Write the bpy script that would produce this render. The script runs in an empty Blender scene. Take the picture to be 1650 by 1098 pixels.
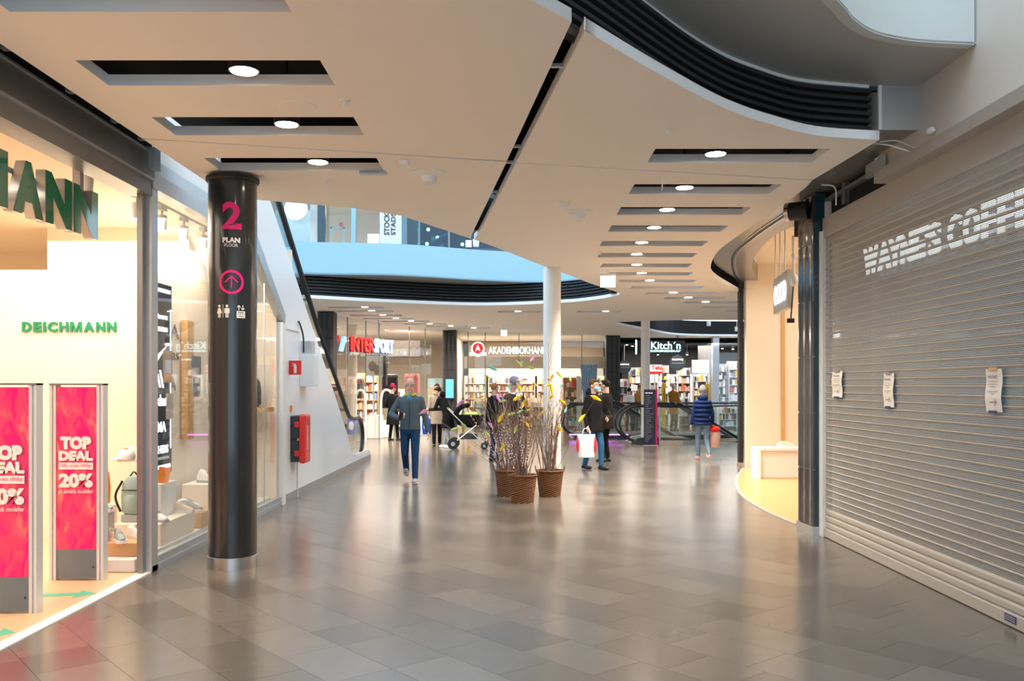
import bpy, bmesh, math, random
from mathutils import Vector, Matrix
random.seed(7)
SC = bpy.context.scene
COL = SC.collection
PI = math.pi
# ------------------------------------------------------------------ camera, sky, exposure
F, HC, CX, HY = 1450.0, 1.63, 825.0, 622.0
cd = bpy.data.cameras.new('camera'); cam = bpy.data.objects.new('camera', cd); COL.objects.link(cam)
cam.location = (0, 0, HC); cam.rotation_euler = (PI / 2, 0, 0)
cd.sensor_width = 36; cd.lens = F / 1650 * 36; cd.shift_y = (HY - 549) / 1650; cd.clip_end = 200; cd.clip_start = .05
SC.camera = cam
W = bpy.data.worlds.new('daylight'); SC.world = W; W.use_nodes = True
bgn = W.node_tree.nodes['Background']; bgn.inputs[0].default_value = (.66, .84, 1, 1); bgn.inputs[1].default_value = 1.75
SC.view_settings.view_transform = 'Standard'; SC.view_settings.look = 'None'
SC.view_settings.exposure = 0.5; SC.view_settings.gamma = 1; SC.view_settings.use_curve_mapping = False
SC.cycles.max_bounces = 8; SC.cycles.diffuse_bounces = 4; SC.cycles.transparent_max_bounces = 16
SC.cycles.sample_clamp_indirect = 6

def area(name, x, y, z, sx, sy, power, col=(1, .82, .62), rx=0, ry=0):
    l = bpy.data.lights.new(name, 'AREA'); l.shape = 'RECTANGLE'; l.size = sx; l.size_y = sy; l.energy = power; l.color = col
    o = bpy.data.objects.new(name, l); COL.objects.link(o); o.location = (x, y, z); o.rotation_euler = (rx, ry, 0); return o
WARM = (1, .87, .72)
area('shoe_shop_light', -6.0, 6.5, 3.4, 4.5, 9, 300, WARM)
area('shoe_window_light', -3.9, 10.2, 3.3, .9, 3.6, 110, WARM)
area('right_shop_light', 5.6, 14.2, 3.7, 2.6, 5.5, 80, (1, .88, .75))
area('sport_shop_light', -6.6, 31, 3.4, 7, 5, 850, (1, .87, .75))
area('book_shop_light', .9, 35.9, 3.48, 5, 2.2, 270, (1, .88, .74))
area('kitchen_shop_light', 8.0, 37, 3.27, 7, 5, 520, (1, .9, .82))
area('upper_shop_light', -4, 28, 7.2, 9, 3, 120, (1, .85, .7))
area('coffee_shop_light', 5.0, 6.5, 3.1, 2, 5, 90, (.5, .78, 1))
area('pit_fill_light', 8, 27.8, -.6, 7, 1.5, 160, (1, .95, .88))  # unseen lamp added to brighten the inside of the escalator pit
area('skylight_over_gallery_opening', 1.2, 1.2, 8.6, 6.5, 8, 190, (.78, .89, 1))

# ------------------------------------------------------------------ pixel -> world
def fz(px, py, z=0.0):
    D = F * (HC - z) / (py - HY); return Vector(((px - CX) * D / F, D, z))
def fd(px, py, D): return Vector(((px - CX) * D / F, D, HC - (py - HY) * D / F))
def fx(px, py, X):
    D = F * X / (px - CX); return Vector((X, D, HC - (py - HY) * D / F))

# ------------------------------------------------------------------ materials
def mat(name, c, r=.5, metal=0, emit=0, ec=None, noise=0, nscale=8, bump=0, coat=0, spec=None, rand=0, attr=None, tr=None):
    m = bpy.data.materials.new(name); m.use_nodes = True; nt = m.node_tree; b = nt.nodes['Principled BSDF']
    b.inputs['Base Color'].default_value = (*c, 1); b.inputs['Roughness'].default_value = r; b.inputs['Metallic'].default_value = metal
    if spec is not None: b.inputs['Specular IOR Level'].default_value = spec
    if coat: b.inputs['Coat Weight'].default_value = coat; b.inputs['Coat Roughness'].default_value = .08
    if emit: b.inputs['Emission Color'].default_value = (*(ec or c), 1); b.inputs['Emission Strength'].default_value = emit
    if noise or bump or rand or attr:
        tc = nt.nodes.new('ShaderNodeTexCoord'); n = nt.nodes.new('ShaderNodeTexNoise')
        n.inputs['Scale'].default_value = nscale; n.inputs['Detail'].default_value = 6
        nt.links.new(tc.outputs['Object'], n.inputs['Vector'])
        hs = nt.nodes.new('ShaderNodeHueSaturation'); hs.inputs['Color'].default_value = (*c, 1)
        mr = nt.nodes.new('ShaderNodeMapRange'); mr.inputs[3].default_value = 1 - noise; mr.inputs[4].default_value = 1 + noise
        nt.links.new(n.outputs[0], mr.inputs[0])
        last = mr.outputs[0]
        src = None
        if rand:
            oi = nt.nodes.new('ShaderNodeObjectInfo'); src = oi.outputs['Random']
        if attr:
            at = nt.nodes.new('ShaderNodeAttribute'); at.attribute_name = attr; src = at.outputs['Fac']
        if src is not None:
            m2 = nt.nodes.new('ShaderNodeMapRange'); k = rand or .2
            m2.inputs[3].default_value = 1 - k; m2.inputs[4].default_value = 1 + k; nt.links.new(src, m2.inputs[0])
            mu = nt.nodes.new('ShaderNodeMath'); mu.operation = 'MULTIPLY'
            nt.links.new(last, mu.inputs[0]); nt.links.new(m2.outputs[0], mu.inputs[1]); last = mu.outputs[0]
        nt.links.new(last, hs.inputs['Value']); nt.links.new(hs.outputs[0], b.inputs['Base Color'])
        if bump:
            bp = nt.nodes.new('ShaderNodeBump'); bp.inputs['Strength'].default_value = bump; bp.inputs['Distance'].default_value = .01
            nt.links.new(n.outputs[0], bp.inputs['Height']); nt.links.new(bp.outputs[0], b.inputs['Normal'])
    return m
def glass(name, tint=(.97, .98, .98), refl=1.0, rough=.02):
    m = bpy.data.materials.new(name); m.use_nodes = True; nt = m.node_tree; nt.nodes.clear()
    o = nt.nodes.new('ShaderNodeOutputMaterial'); mx = nt.nodes.new('ShaderNodeMixShader')
    t = nt.nodes.new('ShaderNodeBsdfTransparent'); t.inputs[0].default_value = (*tint, 1)
    g = nt.nodes.new('ShaderNodeBsdfGlossy'); g.inputs['Roughness'].default_value = rough
    lw = nt.nodes.new('ShaderNodeLayerWeight'); lw.inputs[0].default_value = .5
    pw = nt.nodes.new('ShaderNodeMath'); pw.operation = 'POWER'; pw.inputs[1].default_value = 5; nt.links.new(lw.outputs['Facing'], pw.inputs[0])
    mu = nt.nodes.new('ShaderNodeMath'); mu.operation = 'MULTIPLY_ADD'; mu.inputs[1].default_value = .9 * refl; mu.inputs[2].default_value = .045 * refl
    nt.links.new(pw.outputs[0], mu.inputs[0]); nt.links.new(mu.outputs[0], mx.inputs[0])
    nt.links.new(t.outputs[0], mx.inputs[1]); nt.links.new(g.outputs[0], mx.inputs[2]); nt.links.new(mx.outputs[0], o.inputs[0])
    return m
def perforated(name, c):
    # sheet steel with rows of punched slots (real see-through holes in object space)
    m = mat(name, c, .42, .25, noise=.06, nscale=3); nt = m.node_tree; b = nt.nodes['Principled BSDF']
    tc = nt.nodes.new('ShaderNodeTexCoord'); sp = nt.nodes.new('ShaderNodeSeparateXYZ'); nt.links.new(tc.outputs['Object'], sp.inputs[0])
    def M(op, a, b_=None):
        n = nt.nodes.new('ShaderNodeMath'); n.operation = op
        for i, v in enumerate((a, b_)):
            if v is None: continue
            if isinstance(v, (int, float)): n.inputs[i].default_value = v
            else: nt.links.new(v, n.inputs[i])
        return n.outputs[0]
    zz = M('DIVIDE', sp.outputs[2], .0125)
    row = M('FLOOR', zz); odd = M('MULTIPLY', M('MODULO', row, 2), .5)
    fy = M('FRACT', M('ADD', M('DIVIDE', sp.outputs[1], .019), odd))
    fzz = M('FRACT', zz)
    a = M('LESS_THAN', M('ABSOLUTE', M('SUBTRACT', fy, .5)), .32)
    d = M('LESS_THAN', M('ABSOLUTE', M('SUBTRACT', fzz, .5)), .24)
    lo = M('GREATER_THAN', sp.outputs[2], .006); hi = M('LESS_THAN', sp.outputs[2], .0515)
    hole = M('MULTIPLY', M('MULTIPLY', a, d), M('MULTIPLY', lo, hi))
    nt.links.new(M('SUBTRACT', 1, hole), b.inputs['Alpha'])
    return m

M = {}
def dm(k, *a, **kw): M[k] = mat(k, *a, **kw)
dm('ceiling', (.90, .845, .78), .75, noise=.02, nscale=1.5)
dm('rim', (.90, .92, .94), .5)  # ceiling panel edges paler and cooler: daylight on them put into the colour
dm('tile', (.135, .119, .102), .21, noise=.10, nscale=5, rand=.22, spec=.8)
dm('tile_far', (.135, .119, .102), .18, noise=.1, nscale=5, attr='tone', spec=.8)
dm('grout', (.16, .14, .12), .6)
dm('shop_floor', (.72, .50, .30), .35, noise=.05, nscale=2)
dm('warm_floor', (.60, .36, .15), .3, noise=.05, nscale=2)
dm('cream', (.90, .80, .66), .6, noise=.01)
dm('cream2', (.86, .74, .58), .6, noise=.01)
dm('wallwhite', (.80, .80, .78), .55, noise=.015, nscale=2)
dm('wallwarm', (.66, .62, .57), .6)
dm('shopbeige', (.42, .34, .25), .7)
dm('parapetgrey', (.56, .59, .58), .5)
dm('cladding', (.88, .88, .88), .3, noise=.01, nscale=2)
dm('white', (.85, .85, .84), .45)
dm('black', (.012, .012, .014), .55)
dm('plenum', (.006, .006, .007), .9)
dm('louvre', (.022, .026, .03), .5)
dm('steel', (.62, .62, .63), .28, 1, noise=.05)
dm('alu', (.56, .58, .60), .38, .7)
dm('fasciagrey', (.27, .27, .27), .35, .55, noise=.05)
dm('soffit', (.42, .415, .395), .5, .1, noise=.02)
dm('bronze', (.34, .325, .30), .3, .6, noise=.05)
dm('pillarblack', (.018, .022, .027), .3, .25, coat=.7, noise=.1)
dm('pink', (.93, .0, .22), .4)
dm('alulight', (.72, .75, .78), .35, .3)
dm('balcony', (.34, .59, .75), .5)
dm('tealdark', (.008, .05, .07), .2, coat=.4)
dm('tilegloss', (.055, .05, .05), .14, coat=.8, noise=.25, nscale=5, bump=.25)
dm('columnwhite', (.80, .80, .77), .5)
dm('rubber', (.015, .017, .02), .35)
dm('shuttersolid', (.50, .46, .41), .42, .25, noise=.05, nscale=3)
M['perf'] = perforated('perforated_steel', (.45, .42, .385))
dm('shutterbox', (.42, .385, .35), .5, .1, noise=.02)
M['glass'] = glass('clear_glass'); M['balglass'] = glass('balustrade_glass', (.95, .985, .98), 1.2)
M['blueglass'] = glass('blue_glass', (.25, .55, .7), 1.2)
dm('lamp', (1, .93, .82), .5, emit=22, ec=(1, .86, .68))
dm('lampsmall', (1, .93, .82), .5, emit=14, ec=(1, .88, .72))
dm('signwhite', (1, 1, 1), .5, emit=1.1, ec=(.85, .97, 1))
dm('signcyan', (.6, .95, 1), .5, emit=1.5, ec=(.62, .96, 1))
dm('exitlit', (.9, .97, 1), .5, emit=1.1, ec=(.85, .95, 1))
dm('boardblack', (.018, .02, .024), .3)
dm('green', (.05, .27, .13), .08, coat=1)
dm('greentext', (.01, .25, .11), .5)
dm('greenarrow', (.10, .50, .34), .5)
dm('red', (.75, .02, .02), .35)
dm('redlid', (.80, .025, .02), .3, coat=.3)
dm('darkplastic', (.035, .045, .055), .4)
dm('greypanel', (.16, .19, .22), .4)
dm('wood', (.66, .40, .18), .45, noise=.12, nscale=6)
dm('yellow', (.80, .50, .02), .5)
dm('orange', (.85, .27, .02), .5)
dm('paper', (.82, .78, .72), .8)
dm('ink', (.03, .05, .2), .6)
dm('textgrey', (.30, .26, .24), .6)
dm('led', (1, .2, .9), .5, emit=5, ec=(.8, .12, 1))
dm('ledwhite', (.9, .95, 1), .5, emit=1.1, ec=(.9, .97, 1))
dm('skin', (.62, .37, .27), .55)
dm('wicker', (.15, .055, .014), .6, noise=.45, nscale=45)
dm('twig', (.20, .115, .085), .75, noise=.3, nscale=10)
dm('twiggrey', (.32, .26, .23), .75, noise=.3, nscale=10)
dm('catkin', (.75, .72, .70), .8)
dm('screenblue', (.05, .25, .9), .4, emit=1.3, ec=(.08, .3, .9))

# ------------------------------------------------------------------ mesh helpers
def NB(): return bmesh.new()
def box(bm, x0, y0, z0, x1, y1, z1):
    v = [bm.verts.new((x, y, z)) for x in (x0, x1) for y in (y0, y1) for z in (z0, z1)]
    for f in ((0, 1, 3, 2), (4, 6, 7, 5), (0, 4, 5, 1), (2, 3, 7, 6), (0, 2, 6, 4), (1, 5, 7, 3)): bm.faces.new([v[i] for i in f])
def obox(bm, c, r, u, hw, hh, t):
    # box centred c with right r, up u half sizes and thickness t (towards +r x u)
    c, r, u = Vector(c), Vector(r).normalized(), Vector(u).normalized(); n = r.cross(u)
    v = [bm.verts.new(c + r * a * hw + u * b * hh + n * k) for a in (-1, 1) for b in (-1, 1) for k in (0, t)]
    for f in ((0, 1, 3, 2), (4, 6, 7, 5), (0, 4, 5, 1), (2, 3, 7, 6), (0, 2, 6, 4), (1, 5, 7, 3)): bm.faces.new([v[i] for i in f])
def quad(bm, a, b, c, d): bm.faces.new([bm.verts.new(p) for p in (a, b, c, d)])
def prism(bm, pts, z0, z1):
    a = [bm.verts.new((p[0], p[1], z0)) for p in pts]; b = [bm.verts.new((p[0], p[1], z1)) for p in pts]; n = len(pts)
    bm.faces.new(a[::-1]); bm.faces.new(b)
    for i in range(n): bm.faces.new((a[i], a[(i + 1) % n], b[(i + 1) % n], b[i]))
def xprism(bm, pts, x0, x1):
    # polygon in (y,z) extruded along x
    a = [bm.verts.new((x0, p[0], p[1])) for p in pts]; b = [bm.verts.new((x1, p[0], p[1])) for p in pts]; n = len(pts)
    bm.faces.new(a); bm.faces.new(b[::-1])
    for i in range(n): bm.faces.new((a[(i + 1) % n], a[i], b[i], b[(i + 1) % n]))
def ring(bm, c, a, b, n): return [bm.verts.new(c + a * math.cos(t * 2 * PI / n) + b * math.sin(t * 2 * PI / n)) for t in range(n)]
def bridge(bm, r0, r1):
    n = len(r0)
    for i in range(n): bm.faces.new((r0[i], r0[(i + 1) % n], r1[(i + 1) % n], r1[i]))
def tube(bm, pts, r, n=6, caps=True):
    pts = [Vector(p) for p in pts]; rs = r if isinstance(r, (list, tuple)) else [r] * len(pts); prev = None; X = None
    for i, p in enumerate(pts):
        d = (pts[min(i + 1, len(pts) - 1)] - pts[max(i - 1, 0)]).normalized()
        if X is None: X = d.orthogonal().normalized()
        X = (X - d * X.dot(d)).normalized(); Y = d.cross(X)
        rr = ring(bm, p, X * rs[i], Y * rs[i], n)
        if prev: bridge(bm, prev, rr)
        elif caps: bm.faces.new(rr[::-1])
        prev = rr
    if caps: bm.faces.new(prev)
def lathe(bm, prof, c=(0, 0, 0), n=24, sx=1, sy=1):
    c = Vector(c); prev = None
    for r, z in prof:
        rr = ring(bm, c + Vector((0, 0, z)), Vector((max(r, 1e-4) * sx, 0, 0)), Vector((0, max(r, 1e-4) * sy, 0)), n)
        if prev: bridge(bm, prev, rr)
        else: bm.faces.new(rr[::-1])
        prev = rr
    bm.faces.new(prev)
def ell(bm, c, rx, ry, rz, n=12, m=8, rot=None):
    c = Vector(c); R = rot or Matrix.Identity(3); prev = None
    for j in range(1, m):
        t = PI * j / m
        rr = [bm.verts.new(c + R @ Vector((rx * math.sin(t) * math.cos(k * 2 * PI / n), ry * math.sin(t) * math.sin(k * 2 * PI / n), -rz * math.cos(t)))) for k in range(n)]
        if prev: bridge(bm, prev, rr)
        else:
            b = bm.verts.new(c + R @ Vector((0, 0, -rz)))
            for k in range(n): bm.faces.new((b, rr[(k + 1) % n], rr[k]))
        prev = rr
    t = bm.verts.new(c + R @ Vector((0, 0, rz)))
    for k in range(n): bm.faces.new((t, prev[k], prev[(k + 1) % n]))
def limb(bm, a, b, ra, rb, n=10):
    a, b = Vector(a), Vector(b); d = (b - a)
    tube(bm, [a, a + d * .5, b], [ra, (ra + rb) / 2, rb], n); ell(bm, a, ra, ra, ra, n, 6); ell(bm, b, rb, rb, rb, n, 6)
def wallstrip(bm, pts, z0, z1, t):
    # vertical ribbon following plan points, thickness t to the left of travel
    P = [Vector((p[0], p[1])) for p in pts]; rows = []
    for i, p in enumerate(P):
        d = (P[min(i + 1, len(P) - 1)] - P[max(i - 1, 0)]).normalized(); nn = Vector((-d.y, d.x)) * t
        rows.append([bm.verts.new((*q, z)) for q, z in ((p, z0), (p, z1), (p + nn, z1), (p + nn, z0))])
    for a, b in zip(rows, rows[1:]):
        for k in range(4): bm.faces.new((a[k], b[k], b[(k + 1) % 4], a[(k + 1) % 4]))
    bm.faces.new(rows[0]); bm.faces.new(rows[-1][::-1])
def smoothpts(pts, k=6):
    P = [Vector(p) for p in pts]; P = [2 * P[0] - P[1]] + P + [2 * P[-1] - P[-2]]; out = []
    for i in range(1, len(P) - 2):
        for j in range(k):
            t = j / k; a, b, c, d = P[i - 1:i + 3]
            out.append(.5 * ((2 * b) + (c - a) * t + (2 * a - 5 * b + 4 * c - d) * t * t + (3 * b - a - 3 * c + d) * t ** 3))
    out.append(P[-2]); return out
def rootM(p):
    Mx = Matrix.Identity(4)
    while p is not None:
        Mx = Matrix.Translation(p.location) @ p.rotation_euler.to_matrix().to_4x4() @ Matrix.Diagonal((*p.scale, 1)) @ Mx; p = p.parent
    return Mx
def mk(name, bm, m, parent=None, smooth=False, bevel=0, w=1, kind=None, autosm=False):
    me = bpy.data.meshes.new(name)
    if isinstance(bm, bpy.types.Mesh): me = bm
    else:
        bmesh.ops.recalc_face_normals(bm, faces=bm.faces[:]); bm.to_mesh(me); bm.free()
    if w and parent is not None: me.transform(rootM(parent).inverted())
    if not me.materials:
        me.materials.append(M[m] if isinstance(m, str) else m)
    if smooth:
        for p in me.polygons: p.use_smooth = True
        me.set_sharp_from_angle(angle=.7)
    o = bpy.data.objects.new(name, me); COL.objects.link(o); o.parent = parent
    if bevel:
        b = o.modifiers.new('bevel', 'BEVEL'); b.width = bevel; b.segments = 2; b.limit_method = 'ANGLE'
    if kind: o['kind'] = kind
    return o
def tag(o, label=None, cat=None, group=None, kind=None):
    if label: o['label'] = label
    if cat: o['category'] = cat
    if group: o['group'] = group
    if kind: o['kind'] = kind
    return o
def thing(name, label, cat, loc=(0, 0, 0), rz=0, group=None):
    o = bpy.data.objects.new(name, None); COL.objects.link(o); o.location = loc; o.rotation_euler = (0, 0, rz); o.empty_display_size = .1
    return tag(o, label, cat, group)
def struct(name, bm=None, m=None, parent=None, **k):
    if bm is None:
        o = bpy.data.objects.new(name, None); COL.objects.link(o)
    else: o = mk(name, bm, m, parent, **k)
    if parent is None: o['kind'] = 'structure'
    return o
def polymesh(outer, holes, z, t, edge=None):
    cu = bpy.data.curves.new('tmp', 'CURVE'); cu.dimensions = '2D'; cu.fill_mode = 'BOTH'; cu.extrude = t / 2
    for pl in [outer] + list(holes):
        s = cu.splines.new('POLY'); s.points.add(len(pl) - 1)
        for q, p in zip(s.points, pl): q.co = (p[0], p[1], 0, 1)
        s.use_cyclic_u = True
    ob = bpy.data.objects.new('tmp', cu); me = bpy.data.meshes.new_from_object(ob)
    me.transform(Matrix.Translation((0, 0, z + t / 2))); bpy.data.objects.remove(ob); bpy.data.curves.remove(cu)
    me.materials.clear()
    if edge:
        me.materials.append(M[edge[0]]); me.materials.append(M[edge[1]])
        for p in me.polygons: p.material_index = 1 if abs(p.normal.z) < .5 else 0
    return me
def textmesh(s, o, r, u, w, h, depth=.01, bold=.0):
    # text fitted to w x h, lower-left corner o, right r, up u, thickness towards r x u
    cu = bpy.data.curves.new('tmp', 'FONT'); cu.body = s; cu.extrude = .05; cu.offset = bold; cu.resolution_u = 3
    ob = bpy.data.objects.new('tmp', cu); me = bpy.data.meshes.new_from_object(ob)
    bpy.data.objects.remove(ob); bpy.data.curves.remove(cu)
    xs = [v.co.x for v in me.vertices]; ys = [v.co.y for v in me.vertices]
    x0, x1, y0, y1 = min(xs), max(xs), min(ys), max(ys)
    o, r, u = Vector(o), Vector(r).normalized(), Vector(u).normalized(); n = r.cross(u)
    for v in me.vertices:
        v.co = o + r * ((v.co.x - x0) / (x1 - x0) * w) + u * ((v.co.y - y0) / (y1 - y0) * h) + n * ((v.co.z + .05) / .1 * depth)
    me.materials.clear(); return me
def text(name, s, o, r, u, w, h, m, parent, depth=.01, bold=0.0, w_=1):
    return mk(name, textmesh(s, o, r, u, w, h, depth, bold), m, parent, w=w_)
def copytree(src, loc, rz=None, label=None, group=None):
    r = src.copy(); COL.objects.link(r); r.location = loc
    if rz is not None: r.rotation_euler = (0, 0, rz)
    if label: r['label'] = label
    if group: r['group'] = group
    for ch in src.children:
        c = ch.copy(); COL.objects.link(c); c.parent = r
        for g in ch.children:
            d = g.copy(); COL.objects.link(d); d.parent = c
    return r
ORD = ['first', 'second', 'third', 'fourth', 'fifth', 'sixth', 'seventh', 'eighth', 'ninth', 'tenth', 'eleventh', 'twelfth', 'thirteenth', 'fourteenth', 'fifteenth', 'sixteenth']
UZ = Vector((0, 0, 1))
XL, XR, ZC, TC = -3.14, 3.39, 3.53, .07

# ================================================================== STRUCTURE
# ---- floor
PIT = [(4.45, 25.35), (12, 26.9), (12, 29.8), (3.2, 29.8), (3.2, 27.3), (4.45, 27.3)]
floor = struct('floor', polymesh([(-16, -6), (16, -6), (16, 50), (-16, 50)], [PIT], -.25, .238), 'grout')
ang = math.radians(-50); ur = Vector((math.cos(ang), math.sin(ang))); vr = Vector((-ur.y, ur.x))
def tilemesh(L, w=.4):
    bm = NB(); g = .0012; box(bm, g, g, -.012, L - g, w - g, 0)
    me = bpy.data.meshes.new('floor_tile'); bmesh.ops.recalc_face_normals(bm, faces=bm.faces[:]); bm.to_mesh(me); bm.free(); me.materials.append(M['tile']); return me
TL = {L: tilemesh(L) for L in (.4, .6, .8)}
cands = []
for j in range(-95, 95):
    rr = random.Random(j * 31 + 5); s = -42 + rr.random() * .5
    while s < 34:
        L = rr.choice((.4, .6, .6, .8, .8)); o = ur * s + vr * (j * .4); c = o + ur * (L / 2) + vr * .2; s += L
        if not (4.3 < c.y < 47): continue
        if abs(c.x) > c.y * .60 + .8: continue
        if c.x > 2.9 and 25.2 < c.y < 30.1: continue
        if c.y < 18 and (c.x < -3.5 or c.x > 3.7 + max(0, c.y - 13) * .4): continue
        cands.append((c.y, o, L, c))
cands.sort(key=lambda t: t[0])
for k, (d, o, L, c) in enumerate(cands[:300]):
    t = bpy.data.objects.new('floor_tile', TL[L]); COL.objects.link(t); t.parent = floor; t.location = (o.x, o.y, 0); t.rotation_euler = (0, 0, ang)
bm = NB(); lay = bm.verts.layers.float.new('tone')
for d, o, L, c in cands[300:]:
    g = .0015; a = [o + ur * x + vr * y for x, y in ((g, g), (L - g, g), (L - g, .4 - g), (g, .4 - g))]
    vs = [bm.verts.new((p.x, p.y, 0)) for p in a]; tn = random.random()
    for v in vs: v[lay] = tn
    bm.faces.new(vs)
mk('floor_paving', bm, 'tile_far', floor, kind='stuff')

# ---- ceiling panels (with light slots cut through)
def slot(x0, x1, y0, y1): return [(x0, y0), (x0, y1), (x1, y1), (x1, y0)]
ceiling = struct('ceiling')
gl = lambda y: fz(919, 45, ZC).xy.lerp(fz(763, 372, ZC).xy, (y - fz(919, 45, ZC).y) / (fz(763, 372, ZC).y - fz(919, 45, ZC).y))
P1 = fz(228, 223, ZC); P2 = fz(809, 260, ZC)
gapw = .085
edgeL = [fz(*p, ZC).xy for p in ((759, 385), (647, 348), (575, 336), (436, 324))]
leftX = -2.84
slotsA = [slot(-2.55, -1.12, 4.12, 4.57), slot(-2.55, -1.12, 5.25, 5.69), slot(-2.55, -1.12, 6.36, 6.82)]
n1 = fz(921, 35, ZC); 
A = [(leftX, 1.0), (-2.0, 1.0), (-.75, 3.4), (n1.x, n1.y), tuple(gl(P2.y - .01)), (leftX, P1.y)]
mk('ceiling_panel', polymesh(A, slotsA, ZC, TC, ('ceiling', 'rim')), 'ceiling', ceiling)
Dp = [(leftX, P1.y + .02), (gl(P2.y).x, P2.y + .02), tuple(gl(11.3)), *[tuple(e) for e in edgeL], (leftX, 9.07)]
mk('ceiling_panel', polymesh(Dp, [slot(-2.57, -1.13, 7.5, 7.94)], ZC, TC, ('ceiling', 'rim')), 'ceiling', ceiling)
nearrim = smoothpts([fz(*p, ZC) for p in ((941, 48), (1044, 109), (1141, 162), (1189, 183), (1238, 199), (1315, 218), (1417, 225.5))], 5)
J1 = fz(828, 262, ZC); J2 = fz(1310, 290, ZC)
B = [(gl(nearrim[0].y).x + gapw, nearrim[0].y)] + [(p.x, p.y) for p in nearrim] + [(J2.x, J2.y), (gl(J1.y).x + gapw, J1.y)]
mk('ceiling_panel', polymesh(B, [slot(1.15, 2.55, 7.21, 7.65)], ZC, TC, ('ceiling', 'rim')), 'ceiling', ceiling)
# far panel C
voidL = smoothpts([fz(*p, ZC) for p in ((764, 386), (815, 405), (876, 429), (926, 447), (953, 457.6), (985, 468), (999, 474), (985, 478.5), (958, 483), (905, 488), (780, 492.5), (640, 488), (503, 481))], 4)
curveR = smoothpts([fz(*p, ZC) for p in ((1314, 291), (1244, 342), (1198, 374), (1156, 406), (1145, 432), (1153, 448), (1192, 471))], 5)
rs = []
RS = [(297, 1155, 2545), (334, 1160, 2550), (363.6, 1180, 2570), (388.5, 1190, 2580), (408, 1260, 2660), (425, 1410, 2810), (439, 1640, 3030), (451, 1930, 3320), (461.5, 2300, 3680), (471, 2750, 4140), (479, 3300, 4600), (486, 3900, 5200), (494, 4600, 6000), (500, 5400, 6800)]
for y, a, b in RS:
    d = F * 1.9 / (HY - y); rs.append(slot(a / 1000, b / 1000, d, d + .43))
LS = [(495.8, 528, 618, 588), (501.6, 542, 634, 599), (508.4, 563, 647, 617), (513.6, 585, 667, 638), (518, 616, 692, 662.5), (522.4, 651, 719, 692.6), (526, 686, 754, 726.5), (529, 719, 789, 763), (502.5, 802, 872, 835), (502.5, 930, 1000, 976)]
ls = []
for y, a, b, l in LS:
    d = F * 1.9 / (HY - y); ls.append(slot((a - CX) * d / F, (b - CX) * d / F, d - .2, d + .23))
vR = smoothpts([fz(*p, ZC) for p in ((1192, 542), (1130, 541.5), (1085, 539.5), (1050, 533.5), (990, 521.5), (1020, 518.5), (1060, 517), (1110, 516), (1192, 516))], 4)
voidR = [(13.5, 34.6)] + [(p.x, p.y) for p in vR] + [(13.5, 26)]
ceilR = [(p.x, p.y) for p in curveR]
Cp = [(J1.x + .09 - .09 + .0, J1.y + .02), (J2.x, J2.y + .02)] + ceilR[1:] + [(14, 18.3), (14, 48), (-14, 48), (-14, 17.5)] + [(p.x, p.y) for p in voidL[::-1]] + [tuple(gl(11.3) + Vector((gapw, 0)))]
Cp[0] = (gl(J1.y).x + gapw, J1.y + .02)
mk('ceiling_panel', polymesh(Cp, rs + ls + [voidR], ZC, TC, ('ceiling', 'rim')), 'ceiling', ceiling)
# plenum lid: the unlit space above the panels
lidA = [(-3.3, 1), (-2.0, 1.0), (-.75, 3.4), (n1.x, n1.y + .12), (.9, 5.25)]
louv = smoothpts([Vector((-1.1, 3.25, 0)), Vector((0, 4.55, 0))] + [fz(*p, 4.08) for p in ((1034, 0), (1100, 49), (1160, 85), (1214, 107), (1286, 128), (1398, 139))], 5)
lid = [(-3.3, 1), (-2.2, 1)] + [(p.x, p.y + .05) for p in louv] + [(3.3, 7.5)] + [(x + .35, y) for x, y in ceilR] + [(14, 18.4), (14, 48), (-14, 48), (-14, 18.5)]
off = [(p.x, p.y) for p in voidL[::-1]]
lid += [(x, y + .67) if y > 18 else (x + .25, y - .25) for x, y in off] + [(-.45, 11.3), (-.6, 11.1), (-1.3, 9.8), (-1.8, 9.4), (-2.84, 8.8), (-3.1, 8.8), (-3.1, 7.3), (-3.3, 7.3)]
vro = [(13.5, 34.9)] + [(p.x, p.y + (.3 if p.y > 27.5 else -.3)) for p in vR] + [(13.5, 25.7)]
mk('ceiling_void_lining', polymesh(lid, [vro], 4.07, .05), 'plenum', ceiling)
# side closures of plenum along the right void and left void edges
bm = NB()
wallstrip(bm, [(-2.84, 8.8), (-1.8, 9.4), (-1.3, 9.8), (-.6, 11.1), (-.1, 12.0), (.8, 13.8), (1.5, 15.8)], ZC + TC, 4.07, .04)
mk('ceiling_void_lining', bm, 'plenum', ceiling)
# joint between gap: small brackets
for yy in (115, 243, 268, 315):
    D = fz(0, yy, ZC).y; bm = NB(); x = gl(D).x; box(bm, x - .02, D, ZC + .03, x + gapw + .02, D + .03, ZC + .05); mk('gap_bracket', bm, 'alu', ceiling)

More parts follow.
